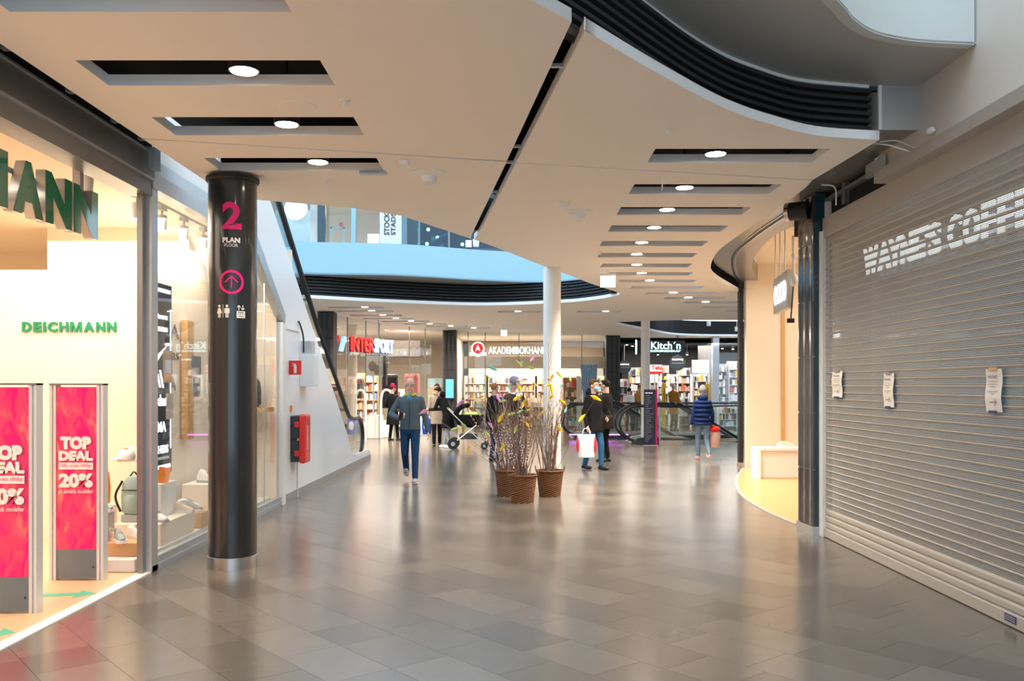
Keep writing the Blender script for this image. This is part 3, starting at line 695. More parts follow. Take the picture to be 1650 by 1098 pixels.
# papers taped to shutter
for i, (x0, y0, x1, y1, lab) in enumerate(((1342, 597, 1358, 641, 'leftmost white paper notice taped to the shutter'), (1425, 600, 1441, 657, 'middle white paper notice taped to the shutter with arrow'), (1590, 593, 1616, 665, 'rightmost white paper notice taped to the shutter, the largest in view'))):
    X = XR - .024; a = fx(x1, y1, X); b = fx(x0, y0, X); y0_, y1_ = a.y, b.y; z0_ = a.z; z1_ = z0_ + (.30 if i < 2 else .30); z1_ = b.z - .01
    q = thing('paper_notice', lab, 'notice', (X, y0_, z0_), 0, None)
    bm = NB(); n = 6; rows = []
    for k in range(n + 1):
        z = z0_ + (z1_ - z0_) * k / n; xo = .006 * math.sin(k * 1.3 + i); rows.append([bm.verts.new((X - .002 + xo - .006, y0_, z)), bm.verts.new((X - .002 + xo - .006, y1_, z)), bm.verts.new((X - .001 + xo - .006, y1_, z)), bm.verts.new((X - .001 + xo - .006, y0_, z))])
    for a_, b_ in zip(rows, rows[1:]):
        for s in range(4): bm.faces.new((a_[s], b_[s], b_[(s + 1) % 4], a_[(s + 1) % 4]))
    bm.faces.new(rows[0]); bm.faces.new(rows[-1][::-1]); mk('sheet', bm, 'paper', q)
    w = y1_ - y0_; h = z1_ - z0_; X2 = X - .016
    text('notice_heading', 'WAYNES', (X2, y1_ - w * .2, z0_ + h * .78), (0, -1, 0), UZ, w * .6, h * .07, 'ink', q, .0008)
    bm = NB()
    for k, (f, ww) in enumerate(((.70, .6), (.64, .64), (.58, .35), (.47, .62), (.42, .2))): box(bm, X2 - .0005, y1_ - w * (.5 + ww / 2), z0_ + h * f, X2, y1_ - w * (.5 - ww / 2), z0_ + h * (f + .012))
    mk('printed_lines', bm, 'textgrey', q)
    bm = NB(); zz = z0_ + h * .22; box(bm, X2 - .0005, y1_ - w * .72, zz, X2, y1_ - w * .3, zz + .005); obox(bm, (X2, y1_ - w * .68, zz + .012), (0, 1, .9), (0, .9, -1), .018, .002, .0006); obox(bm, (X2, y1_ - w * .68, zz - .008), (0, 1, -.9), (0, .9, 1), .018, .002, .0006); mk('printed_arrow', bm, 'ink', q)
    bm = NB(); box(bm, X2 - .001, y1_ - w * .75, z1_ - .012, X2 + .004, y1_ - w * .25, z1_ + .012); mk('tape', bm, 'wood' if i == 2 else 'textgrey', q)
    bm = NB(); box(bm, X2 - .001, y1_ - w * .75, z0_ - .008, X2 + .004, y1_ - w * .25, z0_ + .010); mk('tape', bm, 'ink', q)
# coffee shop behind the shutter
g = struct('wall_coffee_shop'); bm = NB(); box(bm, 7.5, 1, 0, 7.6, 10.4, 3.6); box(bm, 3.5, 1, 3.45, 7.5, 10.4, 3.55); box(bm, 3.75, 10.3, 0, 7.5, 10.4, 3.6); box(bm, 3.6, 1, 0, 7.5, 1.1, 3.6)
mk('inner_wall', bm, 'shutterbox', g)
bm = NB(); box(bm, 3.45, 1, -.01, 7.5, 10.3, .0); mk('inner_floor', bm, 'tile_far', g)
wn = struct('window_2'); bm = NB(); box(bm, 3.66, 2, .05, 3.67, 10.25, 3.4); mk('pane', bm, 'blueglass', wn)
t = thing('shop_sign', 'white lit coffee shop lettering behind the upper shutter slats', 'sign', (3.6, 8.5, 2.73))
ya, yb = 3.6 * F / 568, 3.6 * F / 568
s1 = 3.6 * F / 571.0
def sg(px_): return F * 3.6 / (px_ - CX)
zt_, zb_ = HC + .385 * 3.6, HC + .306 * 3.6
words = [('W', 1394, 1418), ('A', 1416, 1440), ('Y', 1434, 1456), ('N', 1454, 1474), ('E', 1474, 1494), ("'", 1493, 1499), ('S', 1499, 1520), ('C', 1530, 1553), ('O', 1555, 1583), ('F', 1585, 1608), ('F', 1611, 1637), ('E', 1640, 1668), ('E', 1672, 1704)]
for ch, a, b in words:
    hh = zt_ - zb_; zb2 = zb_ + hh * .65 if ch == "'" else zb_
    text('letter', ch, (3.6, sg(a), zb2), (0, -1, 0), UZ, abs(sg(a) - sg(b)) * .90, zt_ - zb2, 'signwhite', t, .02, .035)
bm = NB(); box(bm, 3.625, 5.2, 2.78, 3.65, 8.5, 2.82); mk('letter_rail', bm, 'alu', t)

# ================================================================== SHOE SHOP LETTERS & GATES (left)
t = thing('shop_sign', 'large green three-dimensional letters hanging in the shoe shop entrance', 'sign', (-3.35, 7.2, 2.79))
zt_, zb_ = HC + .457 * 3.35, HC + .3465 * 3.35
def lg(px_): return F * 3.35 / (CX - px_)
cells = [('N', 108, 150.5), ('N', 62, 108), ('A', 9, 62)]
cells = [(c, lg(a), lg(b)) for c, a, b in cells]; y = cells[-1][1]
for c, w in (('M', .47), ('H', .40), ('C', .40), ('I', .13), ('E', .34), ('D', .38)): cells.append((c, y - .03 - w, y - .03)); y -= w + .03
for c, a, b in cells:
    me = textmesh(c, (-3.30, a + .0, zb_), (0, 1, 0), UZ, (b - a) * .93, zt_ - zb_, .002, .06); L = mk('letter', me, 'green', t)
    me = textmesh(c, (-3.37, a + .0, zb_), (0, 1, 0), UZ, (b - a) * .93, zt_ - zb_, .068, .06); mk('letter_side', me, 'alu', L)
bm = NB(); box(bm, -3.40, 3.4, zb_ + .04, -3.375, 7.15, zb_ + .07); box(bm, -3.40, 3.4, zt_ - .10, -3.375, 7.15, zt_ - .06); mk('letter_rail', bm, 'alu', t)
for y in (4.3, 5.7, 7.0):
    bm = NB(); box(bm, -3.42, y, zt_ - .06, -3.36, y + .06, 3.56); mk('hanger', bm, 'shutterbox', t)

def poster_mat():
    m = mat('deal_poster', (.85, .01, .14), .35); nt = m.node_tree; b = nt.nodes['Principled BSDF']
    tc = nt.nodes.new('ShaderNodeTexCoord'); mp = nt.nodes.new('ShaderNodeMapping'); mp.inputs['Scale'].default_value = (7, 1, 2.6)
    n = nt.nodes.new('ShaderNodeTexNoise'); n.inputs['Scale'].default_value = 1.6; n.inputs['Detail'].default_value = 4; n.inputs['Distortion'].default_value = 1.2
    cr = nt.nodes.new('ShaderNodeValToRGB'); cr.color_ramp.interpolation = 'EASE'
    e = cr.color_ramp.elements; e[0].position = .35; e[0].color = (.85, .0, .20, 1); e[1].position = .72; e[1].color = (.9, .20, .20, 1)
    e2 = cr.color_ramp.elements.new(.52); e2.color = (.88, .05, .17, 1)
    nt.links.new(tc.outputs['Object'], mp.inputs[0]); nt.links.new(mp.outputs[0], n.inputs['Vector']); nt.links.new(n.outputs[0], cr.inputs[0]); nt.links.new(cr.outputs[0], b.inputs['Base Color'])
    return m
M['poster'] = poster_mat()
for (D, xr, lab) in ((7.55, -3.41, 'farther security gate with pink TOP DEAL poster, whole in view'), (6.46, -3.39, 'nearer security gate with pink poster, cut off by left picture edge')):
    x0, x1, y = xr - .45, xr, D
    t = thing('security_gate', lab, 'security gate', ((x0 + x1) / 2, D, 0))
    bm = NB()
    for xx in (x0, x1 - .055):
        box(bm, xx, y - .045, 0, xx + .022, y + .045, 1.645); box(bm, xx + .022, y - .03, 0, xx + .036, y + .03, 1.645); box(bm, xx + .036, y - .045, 0, xx + .055, y + .045, 1.645)
    mk('frame', bm, 'alulight', t)
    bm = NB(); box(bm, x0, y - .05, 1.635, x1, y + .05, 1.65); mk('top_cap', bm, 'fasciagrey', t)
    def curvedpanel(xa, xb, za, zb_, yo, m, nm, par):
        bm = NB(); rows = []; n = 12
        for i in range(n + 1):
            s = i / n; x = xa + (xb - xa) * s; yy = y - .035 - yo - .018 * math.sin(PI * s); rows.append([bm.verts.new((x, yy, za)), bm.verts.new((x, yy, zb_)), bm.verts.new((x, y + .02, zb_)), bm.verts.new((x, y + .02, za))])
        for a, b in zip(rows, rows[1:]):
            for q in range(4): bm.faces.new((a[q], b[q], b[(q + 1) % 4], a[(q + 1) % 4]))
        bm.faces.new(rows[0]); bm.faces.new(rows[-1][::-1]); return mk(nm, bm, m, par, smooth=False)
    po = curvedpanel(x0 + .055, x1 - .055, .265, 1.62, 0, 'poster', 'poster', t)
    lo = curvedpanel(x0 + .055, x1 - .055, .02, .265, .002, 'greypanel', 'lower_panel', t)
    bm = NB(); box(bm, x1 - .085, y - .048, .11, x1 - .078, y - .04, .125); mk('lock', bm, 'black', lo)
    a0, a1 = x0 + .085, x1 - .08; w = a1 - a0
    k = D / 7.55
    def zz(py): return HC - (py - HY) * 7.55 / F
    for s, ya_, yb_, bo, wf in (('TOP', 703, 724, .08, .9), ('DEAL', 726, 742, .07, 1), ('20%', 762, 785, .06, 1), ('på utvalda modeller', 787.5, 796, .0, 1)):
        text('poster_lettering', s, (a0 + w * (1 - wf) / 2, y - .0565, zz(yb_)), (1, 0, 0), UZ, w * wf, zz(ya_) - zz(yb_), 'white', po, .002, bo)
    bm = NB(); box(bm, a0, y - .057, zz(756), a1, y - .054, zz(745)); bar = mk('poster_band', bm, 'white', po)
    text('band_lettering', 'Gäller endast tillfälligt', (a0 + .01, y - .0575, zz(753.5)), (1, 0, 0), UZ, w - .02, zz(747) - zz(753.5), 'pink', po, .0005)
# floor arrows
for i, (x0, y0, x1, lab) in enumerate(((65, 961, 158, 'green arrow tape on the shop floor beside the farther gate'), (-60, 1024, 25, 'green arrow tape on the shop floor nearest the left picture edge'))):
    a = fz(x0, y0 - 1, .006); b = fz(x1, y0 - 4, .006); d = (b - a).normalized(); d.z = 0; n = Vector((-d.y, d.x, 0)); Lh = (b - a).length
    bm = NB(); pts = [a + n * .05, a + d * (Lh * .65) + n * .05, a + d * (Lh * .62) + n * .13, b, a + d * (Lh * .62) - n * .13, a + d * (Lh * .65) - n * .05, a - n * .05]
    prism(bm, [(p.x, p.y) for p in pts][::-1], .0065, .008); tag(mk('floor_arrow', bm, 'greenarrow'), lab, 'floor marking')

# ---- display window contents
bm = NB(); box(bm, -3.9, 7.82, .006, XL - .14, 12.2, .12); tag(mk('display_platform', bm, 'white', bevel=.01), 'long low white display platform inside the shoe shop window', 'platform')
def plinth(x0, y0, x1, y1, z0, z1, m, lab):
    bm = NB(); box(bm, x0, y0, z0, x1, y1, z1); return tag(mk('display_plinth', bm, m, bevel=.006), lab, 'plinth')
plinth(-3.92, 7.95, -3.30, 8.30, .12, .24, 'wood', 'wooden display plinth at the near end of the shoe window')
plinth(-3.75, 8.45, -3.30, 9.35, .12, .33, 'cream', 'cream display plinth behind the near glass pane')
plinth(-3.80, 8.85, -3.45, 9.25, .33, .66, 'white', 'taller white display box carrying the dark blue shoe')
plinth(-3.62, 9.5, -3.28, 10.1, .12, .29, 'wood', 'wooden display plinth deeper along the shoe window')
plinth(-3.8, 8.0, -3.62, 8.2, .24, .50, 'shutterbox', 'narrow grey display riser under white shoe')
plinth(-3.78, 10.3, -3.42, 11.1, .12, .5, 'cream', 'cream display plinth behind the black pillar')
def shoe(x, y, z, rz, up, sole, lab, high=False):
    t = thing('shoe', lab, 'shoe', (x, y, z), rz)
    # length along local y (toe -y)
    bm = NB(); prev = None; secs = [(-.145, .030, .004), (-.13, .040, .0), (-.06, .048, 0), (0, .038, 0), (.08, .036, 0), (.125, .034, 0), (.14, .02, .004)]
    for yy, w, zz_ in secs:
        r = [bm.verts.new((a * w, yy, b)) for a, b in ((-1, zz_), (1, zz_), (1, .028), (-1, .028))]
        if prev: bridge(bm, prev, r)
        else: bm.faces.new(r[::-1])
        prev = r
    bm.faces.new(prev); mk('sole', bm, sole, t, w=0, smooth=False)
    bm = NB(); prev = None
    for yy, w, h in ((-.140, .02, .045), (-.11, .036, .062), (-.06, .042, .078), (0, .036, .105), (.05, .033, .115 if not high else .15), (.10, .034, .112 if not high else .155), (.135, .02, .10)):
        r = [bm.verts.new((w * math.cos(k * PI / 6) , yy, .026 + (h - .026) * math.sin(k * PI / 6) ** .7)) for k in range(7)]
        r += [bm.verts.new((-w * .5, yy, .024)), bm.verts.new((w * .5, yy, .024))]
        if prev: bridge(bm, prev, r)
        else: bm.faces.new(r[::-1])
        prev = r
    bm.faces.new(prev); mk('upper', bm, up, t, w=0, smooth=True)
    bm = NB()
    for k in range(4): box(bm, -.018, -.045 + k * .02, .088 + k * .008, .018, -.039 + k * .02, .094 + k * .008)
    mk('laces', bm, 'white' if up != 'white' else 'textgrey', t, w=0)
    return t
dm('shoeblue', (.02, .04, .10), .6); dm('shoegrey', (.35, .38, .38), .6); dm('shoeteal', (.30, .42, .40), .6); dm('shoebeige', (.72, .62, .5), .6)
shoe(-3.62, 9.05, .66, 1.2, 'shoeblue', 'white', 'dark blue sneaker on the tall white display box')
shoe(-3.52, 8.75, .33, 1.3, 'white', 'white', 'white sneaker with pink heel on the cream plinth')
shoe(-3.50, 9.75, .29, 1.3, 'white', 'white', 'white sneaker with stripes on the deeper wooden plinth')
shoe(-3.44, 9.62, .29, 1.3, 'shoegrey', 'white', 'pale grey sneaker in front of striped sneaker, wooden plinth')
shoe(-3.62, 8.10, .24, 1.25, 'shoebeige', 'white', 'large pale sneaker on the near wooden plinth')
shoe(-3.71, 8.1, .50, 1.2, 'shoeteal', 'white', 'teal grey sneaker on the narrow grey riser')
shoe(-3.50, 8.02, .24, .6, 'shoeteal', 'white', 'mint sneaker tilted beside large pale sneaker')
shoe(-3.55, 10.5, .5, 1.3, 'white', 'shoegrey', 'white high sneaker beside the black pillar edge', True)
shoe(-3.83, 9.2, .9, 1.3, 'shoebeige', 'white', 'beige sneaker on small wall shelf near cap')
shoe(-3.42, 8.2, .24, .9, 'white', 'white', 'white sneaker nearest the glass on the near wooden plinth')
shoe(-3.80, 8.12, .24, 1.5, 'white', 'white', 'white sneaker at the left end of the near wooden plinth')
shoe(-3.38, 9.2, .33, 1.3, 'shoebeige', 'white', 'beige sneaker low behind the tall white display box')
shoe(-3.40, 8.6, .33, 1.1, 'white', 'shoegrey', 'white sneaker at the near edge of the cream plinth')
bm = NB(); box(bm, -3.95, 9.0, .87, -3.6, 9.45, .895); tag(mk('wall_shelf', bm, 'white'), 'small white wall shelf holding a cap and beige sneaker', 'shelf')
t = thing('cap', 'white baseball cap with orange button on the wall shelf', 'cap', (-3.86, 9.02, .895))
bm = NB(); lathe(bm, [(.085, 0), (.088, .03), (.075, .075), (.04, .10), (.0, .108)], (-3.86, 9.02, .895), 16); mk('crown', bm, 'white', t, smooth=True)
bm = NB(); ell(bm, (-3.93, 8.97, .905), .07, .06, .008); mk('brim', bm, 'white', t, smooth=True)
bm = NB(); ell(bm, (-3.86, 9.0, 1.003), .02, .02, .008); mk('button', bm, 'orange', t)
def backpack(x, y, z, m, lab, s=1.0, strap='black'):
    t = thing('backpack', lab, 'backpack', (x, y, z))
    bm = NB(); lathe(bm, [(.09 * s, 0), (.13 * s, .03 * s), (.135 * s, .2 * s), (.12 * s, .33 * s), (.07 * s, .4 * s), (.0, .41 * s)], (x, y, z), 20, 1, .6); mk('bag_body', bm, m, t, smooth=True)
    bm = NB(); lathe(bm, [(.06 * s, 0), (.08 * s, .02), (.08 * s, .14 * s), (.05 * s, .17 * s)], (x, y - .06 * s, z + .04), 16, 1, .6); mk('front_pocket', bm, m, t, smooth=True)
    bm = NB(); tube(bm, smoothpts([(x - .1 * s, y - .05, z + .36 * s), (x - .17 * s, y - .06, z + .2 * s), (x - .12 * s, y - .05, z + .03)], 4), .012, 6); mk('strap', bm, strap, t)
    bm = NB(); tube(bm, smoothpts([(x - .04, y, z + .4 * s), (x, y, z + .45 * s), (x + .04, y, z + .4 * s)], 4), .008, 6); mk('handle', bm, strap, t)
    bm = NB(); box(bm, x - .1 * s, y - .086 * s, z + .26 * s, x + .1 * s, y - .075 * s, z + .268 * s); mk('zip', bm, strap, t)
    return t
backpack(-4.02, 8.72, .12 + .35, 'orange', 'orange backpack standing behind the farther pink gate', .95)
plinth(-4.15, 8.6, -3.88, 8.85, .006, .47, 'cream', 'cream stand under the orange backpack')
backpack(-3.62, 8.62, .40, 'shoeteal', 'pale teal backpack with black strap behind the near plinth', .9)
plinth(-3.72, 8.55, -3.52, 8.7, .33, .40, 'shoegrey', 'grey foot under the pale teal backpack')
dm('olive', (.05, .055, .04), .7)
backpack(-3.45, 11.9, 1.35, 'olive', 'dark olive rucksack hanging behind window glass beside black pillar', 1.0)
bm = NB(); box(bm, -3.7, 11.75, 1.29, -3.2, 12.1, 1.345); tag(mk('wall_shelf', bm, 'wood'), 'wooden wall shelf under the dark olive rucksack', 'shelf')
t = thing('price_card', 'orange price card leaning against the tall white display box', 'card', (-3.42, 8.84, .67)); bm = NB(); obox(bm, (-3.42, 8.84, .75), (.95, .2, -.15), (.15, 0, 1), .055, .08, .004); mk('card', bm, 'orange', t)
# black lit brand board
t = thing('light_board', 'black brand board with lit white border in shoe window', 'sign board', (-3.62, 9.2, .72))
ya, yb, za, zb_ = 8.85, 9.57, .72, 2.686; X = -3.62
bm = NB(); box(bm, X - .06, ya, za, X, yb, zb_); mk('panel', bm, 'boardblack', t)
bm = NB(); box(bm, X, yb - .045, za + .25, X + .006, yb - .025, zb_ - .25); box(bm, X, ya + .025, za + .25, X + .006, ya + .045, zb_ - .25); box(bm, X, ya + .15, zb_ - .09, X + .006, yb - .04, zb_ - .05); box(bm, X, ya + .15, za + .05, X + .006, yb - .04, za + .09); mk('light_strip', bm, 'ledwhite', t)
for s, z, h, a, b in (('partners', 2.30, .07, .16, .60), ('Deichmann', 2.19, .07, .10, .60), ('adidas', 1.42, .12, .12, .58), ('PUMA', 1.15, .11, .14, .56), ('SKECHERS', .93, .085, .08, .62)):
    text('board_lettering', s, (X, ya + a, z), (0, 1, 0), UZ, b - a, h, 'ledwhite', t, .005, .03)
bm = NB()
for k in range(3): obox(bm, (X + .001, ya + .30 + k * .07, 1.66 + k * .02), (0, 1, .0), (0, -.45, 1), .022, .05 + k * .025, .004)
sw = [(.12, 1.90), (.30, 1.86), (.60, 2.06), (.28, 1.93), (.18, 1.94)]
for a, b in (((0, 1), (1, 2)),): pass
f = [bm.verts.new((X + .004, ya + p[0], p[1])) for p in sw]; bm.faces.new(f)
mk('board_logo', bm, 'ledwhite', t)
# logos on the wall beyond
for s, ylo, yhi, z, h in (('FILA', 9.78, 10.5, 2.18, .16), ('adidas', 9.78, 10.5, 1.93, .12), ('PUMA', 9.78, 10.4, 1.57, .16)):
    w = text('wall_lettering', s, (-3.889, ylo, z), (0, 1, 0), UZ, yhi - ylo, h, 'textgrey', bpy.data.objects['wall_left_shop'], .006, .0)
bm = NB(); box(bm, -3.88, 10.55, 1.0, -3.8, 10.75, 2.4); tag(mk('wood_slat', bm, 'wood'), 'tall narrow wooden slat on the wall behind the window glass', 'panel')
# small posters on glass
for i, (x0, y0, x1, y1, m, lab) in enumerate(((263, 566, 278, 617, 'wood', 'wood-toned poster taped inside the window beside brand board'), (268, 634, 279, 676, 'paper', 'small white opening hours note on window'), (308, 575, 324, 605, 'shoegrey', 'grey pictogram sheet, upper one on the glass left of pillar'), (310, 608, 323, 640, 'shoegrey', 'grey pictogram sheet, lower one on the glass left of pillar'))):
    a = fx(x0, y1, XL - .055); b = fx(x1, y0, XL - .055); bm = NB(); box(bm, XL - .057, a.y, a.z, XL - .055, b.y, b.z); tag(mk('window_poster', bm, m), lab, 'poster')
# track lights in the shop
def track(x, y0, y1, z, n, lab, cat='track light'):
    t = thing('track_light', lab, cat, (x, (y0 + y1) / 2, z)); bm = NB(); box(bm, x - .02, y0, z - .03, x + .02, y1, z); mk('track', bm, 'white', t)
    for k in range(n):
        y = y0 + (k + .5) * (y1 - y0) / n
        bm = NB(); box(bm, x - .03, y - .06, z - .07, x + .03, y + .06, z - .03); tube(bm, [(x, y, z - .07), (x, y, z - .12)], .012, 8); tube(bm, [(x, y, z - .12), (x + .0, y - .02, z - .27)], .05, 14); sp = mk('spotlight', bm, 'wallwhite', t)
        bm = NB(); tube(bm, [(x, y - .02, z - .271), (x, y - .02, z - .274)], .042, 14); mk('lamp_lens', bm, 'lampsmall', sp)
track(-3.55, 7.3, 7.75, 3.5, 1, 'white spotlight on ceiling track at entrance right end')
track(-3.5, 8.1, 10.5, 3.45, 4, 'white ceiling track with spotlights above the shoe window')
t = thing('ceiling_lamp', 'recessed twin downlight in the shoe shop ceiling at left edge', 'lamp', (-5.2, 9, 3.5))
for k in range(2):
    bm = NB(); lathe(bm, [(.09, 3.54), (.09, 3.56)], (-5.35 + k * .35, 9.2 + k * .1, 0), 20); mk('lamp_lens', bm, 'lamp', t)

# ================================================================== CEILING LAMPS & DEVICES
def downlight(x, y, lab, r=.092, grp=None):
    t = thing('downlight', lab, 'ceiling light', (x, y, ZC + .012), 0, grp)
    bm = NB(); z = ZC + .012; lathe(bm, [(r - .006, z + .004), (r, z + .0), (r, z + .05), (r - .01, z + .055)], (x, y, 0), 28); mk('housing', bm, 'black', t)
    bm = NB(); lathe(bm, [(r - .011, z - .001), (r - .011, z + .003)], (x, y, 0), 28); mk('diffuser', bm, 'lamp', t)
    bm = NB(); tube(bm, [(x, y, z + .055), (x, y, 4.06)], .012, 6); mk('stem', bm, 'black', t)
    l = bpy.data.lights.new('lamp_beam', 'SPOT'); l.energy = 130 if y < 12 else 460; l.color = (1, .84, .66); l.spot_size = 2.3; l.spot_blend = .8; l.shadow_soft_size = r
    lo = bpy.data.objects.new('lamp_beam', l); COL.objects.link(lo); lo.location = (x, y, z - .01)
    return t
c1 = [(-1.63, 5.47), (-1.65, 6.59), (-1.66, 7.70)]
for i, (x, y) in enumerate(c1): downlight(x, y, 'round ceiling light in the %s slot from camera, left ceiling' % ORD[i])
RL = [(1153, 0), (1103, 1), (1075, 2), (1054, 3), (1034, 4), (1026, 5), (1026, 6), (1034, 7), (1047, 8), (1085, 10), (1109, 11), (1137, 12)]
allR = [slot(1.15, 2.55, 7.21, 7.65)] + rs
for px_, k in RL:
    kk = k if k == 0 else k
    s = allR[kk]; y = (s[0][1] + s[1][1]) / 2; downlight((px_ - CX) * y / F, y, 'round ceiling light in the %s slot from camera, right row' % ORD[kk])
for i, ((y_, a, b, l), s) in enumerate(zip(LS, ls)):
    y = (s[0][1] + s[1][1]) / 2
    downlight((l - CX) * y / F, y, ('round ceiling light, %s of the far left row' % ORD[i]) if i < 8 else ('round ceiling light beside the white column, %s of it' % ('left' if i == 8 else 'right')))
def dome(px_, py_, r, lab, cone=True):
    p = fz(px_, py_, ZC); t = thing('speaker', lab, 'ceiling speaker', (p.x, p.y, ZC))
    bm = NB(); lathe(bm, [(r * .30, ZC - .10), (r * .42, ZC - .09), (r * .5, ZC - .035), (r * .8, ZC - .012), (r, ZC - .006), (r, ZC)], (p.x, p.y, 0), 32); mk('dome', bm, 'white', t, smooth=True)
    bm = NB(); lathe(bm, [(r * .27, ZC - .103), (r * .27, ZC - .1)], (p.x, p.y, 0), 20); mk('grille', bm, 'paper', t)
dome(691, 278, .15, 'white conical ceiling speaker left of the black gap'); dome(933, 341, .15, 'white conical ceiling speaker right of the black gap')
p = fz(480, 171, ZC); t = thing('access_disc', 'flat round cover plate on the ceiling between left slots', 'cover', (p.x, p.y, ZC)); bm = NB(); lathe(bm, [(.118, ZC - .006), (.125, ZC - .001), (.125, ZC)], (p.x, p.y, 0), 32); mk('plate', bm, 'ceiling', t)
def sprinkler(px_, py_, lab):
    p = fz(px_, py_, ZC); t = thing('sprinkler', lab, 'sprinkler', (p.x, p.y, ZC)); bm = NB(); lathe(bm, [(.035, ZC - .006), (.04, ZC)], (p.x, p.y, 0), 16); mk('rose', bm, 'white', t)
    bm = NB(); lathe(bm, [(.012, ZC - .04), (.012, ZC)], (p.x, p.y, 0), 10); lathe(bm, [(.025, ZC - .045), (.025, ZC - .04)], (p.x, p.y, 0), 10); mk('nozzle', bm, 'white', t)
for a, b, l in ((555, 162, 'small white sprinkler near the round cover plate'), (529, 289, 'small white sprinkler right of the black pillar top'), (1075, 208, 'small white sprinkler on the right ceiling panel'), (1004, 325, 'small white sprinkler beside third right slot'), (967, 405, 'small white sprinkler beside the seventh right slot')): sprinkler(a, b, l)
p = fz(651, 258, ZC); bm = NB(); box(bm, p.x - .04, p.y - .04, ZC - .05, p.x + .04, p.y + .04, ZC); tag(mk('smoke_detector', bm, 'white', bevel=.008), 'small white square detector left of the conical speaker', 'detector')
p = fz(909, 327, ZC); bm = NB(); lathe(bm, [(.05, ZC - .05), (.06, ZC - .03), (.07, ZC)], (p.x, p.y, 0), 20); tag(mk('smoke_detector', bm, 'white', smooth=True), 'small round smoke detector above the right conical speaker', 'detector')
p = fz(601, 276, ZC); bm = NB(); box(bm, p.x - .12, p.y - .03, ZC - .03, p.x + .12, p.y + .03, ZC); tag(mk('air_sensor', bm, 'alu', bevel=.004), 'flat grey rectangular device under the left ceiling', 'sensor')
p = fz(1067, 289, ZC); bm = NB(); tube(bm, [(p.x, p.y, ZC), (p.x, p.y, ZC - .10)], .006, 6); tag(mk('hanging_cable', bm, 'white'), 'thin white rod hanging below the second right slot', 'rod')
for a, b, w, h, D, lab in ((979.5, 454, 24, 18, 14.75, 'white lit exit box hanging nearest, right of the round column'), (812, 537, 10, 9, 28, 'small white lit exit box above the bookshop sign')):
    c = fd(a, b, D); w2, h2 = w * D / F / 2, h * D / F / 2; t = thing('exit_sign', lab, 'exit sign', c)
    bm = NB(); box(bm, c.x - w2, c.y - .02, c.z - h2, c.x + w2, c.y + .02, c.z + h2); mk('light_box', bm, 'exitlit', t)
    bm = NB(); box(bm, c.x - w2 - .01, c.y - .03, c.z + h2, c.x + w2 + .01, c.y + .03, min(c.z + h2 + .04, ZC)); box(bm, c.x - .02, c.y - .02, c.z + h2, c.x + .02, c.y + .02, ZC); mk('bracket', bm, 'white', t)
# camera / roller tube / cables on the right
t = thing('roller_tube', 'black cylindrical shutter roller end above the tiled pillar', 'roller', (3.2, 9.9, 3.4))
bm = NB(); tube(bm, [(3.06, 9.93, 3.55), (3.23, 9.82, 3.55)], .10, 24); mk('roller', bm, 'black', t)
bm = NB(); tube(bm, [(3.03, 9.95, 3.55), (3.065, 9.927, 3.55)], .102, 24); mk('roller_cap', bm, 'steel', t)
t = thing('white_cables', 'white loose cables above the coffee shop shutter', 'cable', (3.45, 7.6, 3.6))
bm = NB(); tube(bm, smoothpts([(3.12, 7.75, 3.72), (3.2, 7.6, 3.66), (3.32, 7.5, 3.58)], 5), .008, 6); tube(bm, smoothpts([(3.15, 7.7, 3.72), (3.25, 7.6, 3.7), (3.33, 7.45, 3.60)], 5), .006, 6); mk('cable', bm, 'white', t)
bm = NB(); tube(bm, smoothpts([(3.2, 9.3, 3.71), (3.3, 9.2, 3.66), (3.35, 9.3, 3.50)], 5), .008, 6); mk('cable', bm, 'white', t)
p = fx(1500, 211, 3.3); bm = NB(); ell(bm, p, .03, .05, .03); tag(mk('wall_sensor', bm, 'white'), 'small white round sensor on the ledge above shutter', 'sensor')

# ---- right shop sign, camera and bench
A_ = Vector((4.14, 14.25, 2.76)); B_ = Vector((3.96, 12.95, 2.76))
r = (B_ - A_).normalized(); n = r.cross(UZ)
t = thing('hanging_sign', 'grey hanging shop sign with tall white lit letters', 'sign', (A_ + B_) / 2)
bm = NB(); obox(bm, (A_ + B_) / 2 + Vector((0, 0, .27)), r, (0, 0, 1), (B_ - A_).length / 2, .275, -.08); mk('sign_box', bm, 'alu', t)
text('letter', 'ecco', A_ + r * .12 + Vector((0, 0, .12)) + n * .002, r, UZ, (B_ - A_).length - .22, .30, 'signwhite', t, .012, 0)
bm = NB()
for f in (.15, .5, .85): q = A_ + (B_ - A_) * f; tube(bm, [(q.x, q.y, 3.31), (q.x, q.y, 4.0)], .008, 6)
mk('hanging_rod', bm, 'alu', t)
t = thing('security_camera', 'white dome camera with hanging sensor behind hanging shop sign', 'camera', (4.0, 12.6, 3.2))
c = fd(1279, 452, 12.6); bm = NB(); ell(bm, c, .06, .09, .09); mk('dome', bm, 'white', t, smooth=True)
bm = NB(); c2 = fd(1279, 412, 12.6); tube(bm, [c, fd(1278, 380, 12.6)], .02, 8); ell(bm, c2, .035, .04, .04); mk('arm', bm, 'white', t)
bm = NB(); c3 = fd(1274, 517, 12.6); tube(bm, [c, c3], .01, 6); box(bm, c3.x - .045, c3.y - .03, c3.z - .03, c3.x + .045, c3.y + .03, c3.z + .03); mk('sensor', bm, 'black', t)
t = thing('display_bench', 'white display bench on the warm shop floor at right', 'bench', (4.9, 15.8, 0))
bm = NB(); box(bm, 4.30, 15.7, .50, 5.8, 16.2, .54); mk('bench_top', bm, 'white', t)
bm = NB(); box(bm, 4.36, 15.76, .02, 5.74, 15.78, .50); mk('front_panel', bm, 'white', t)
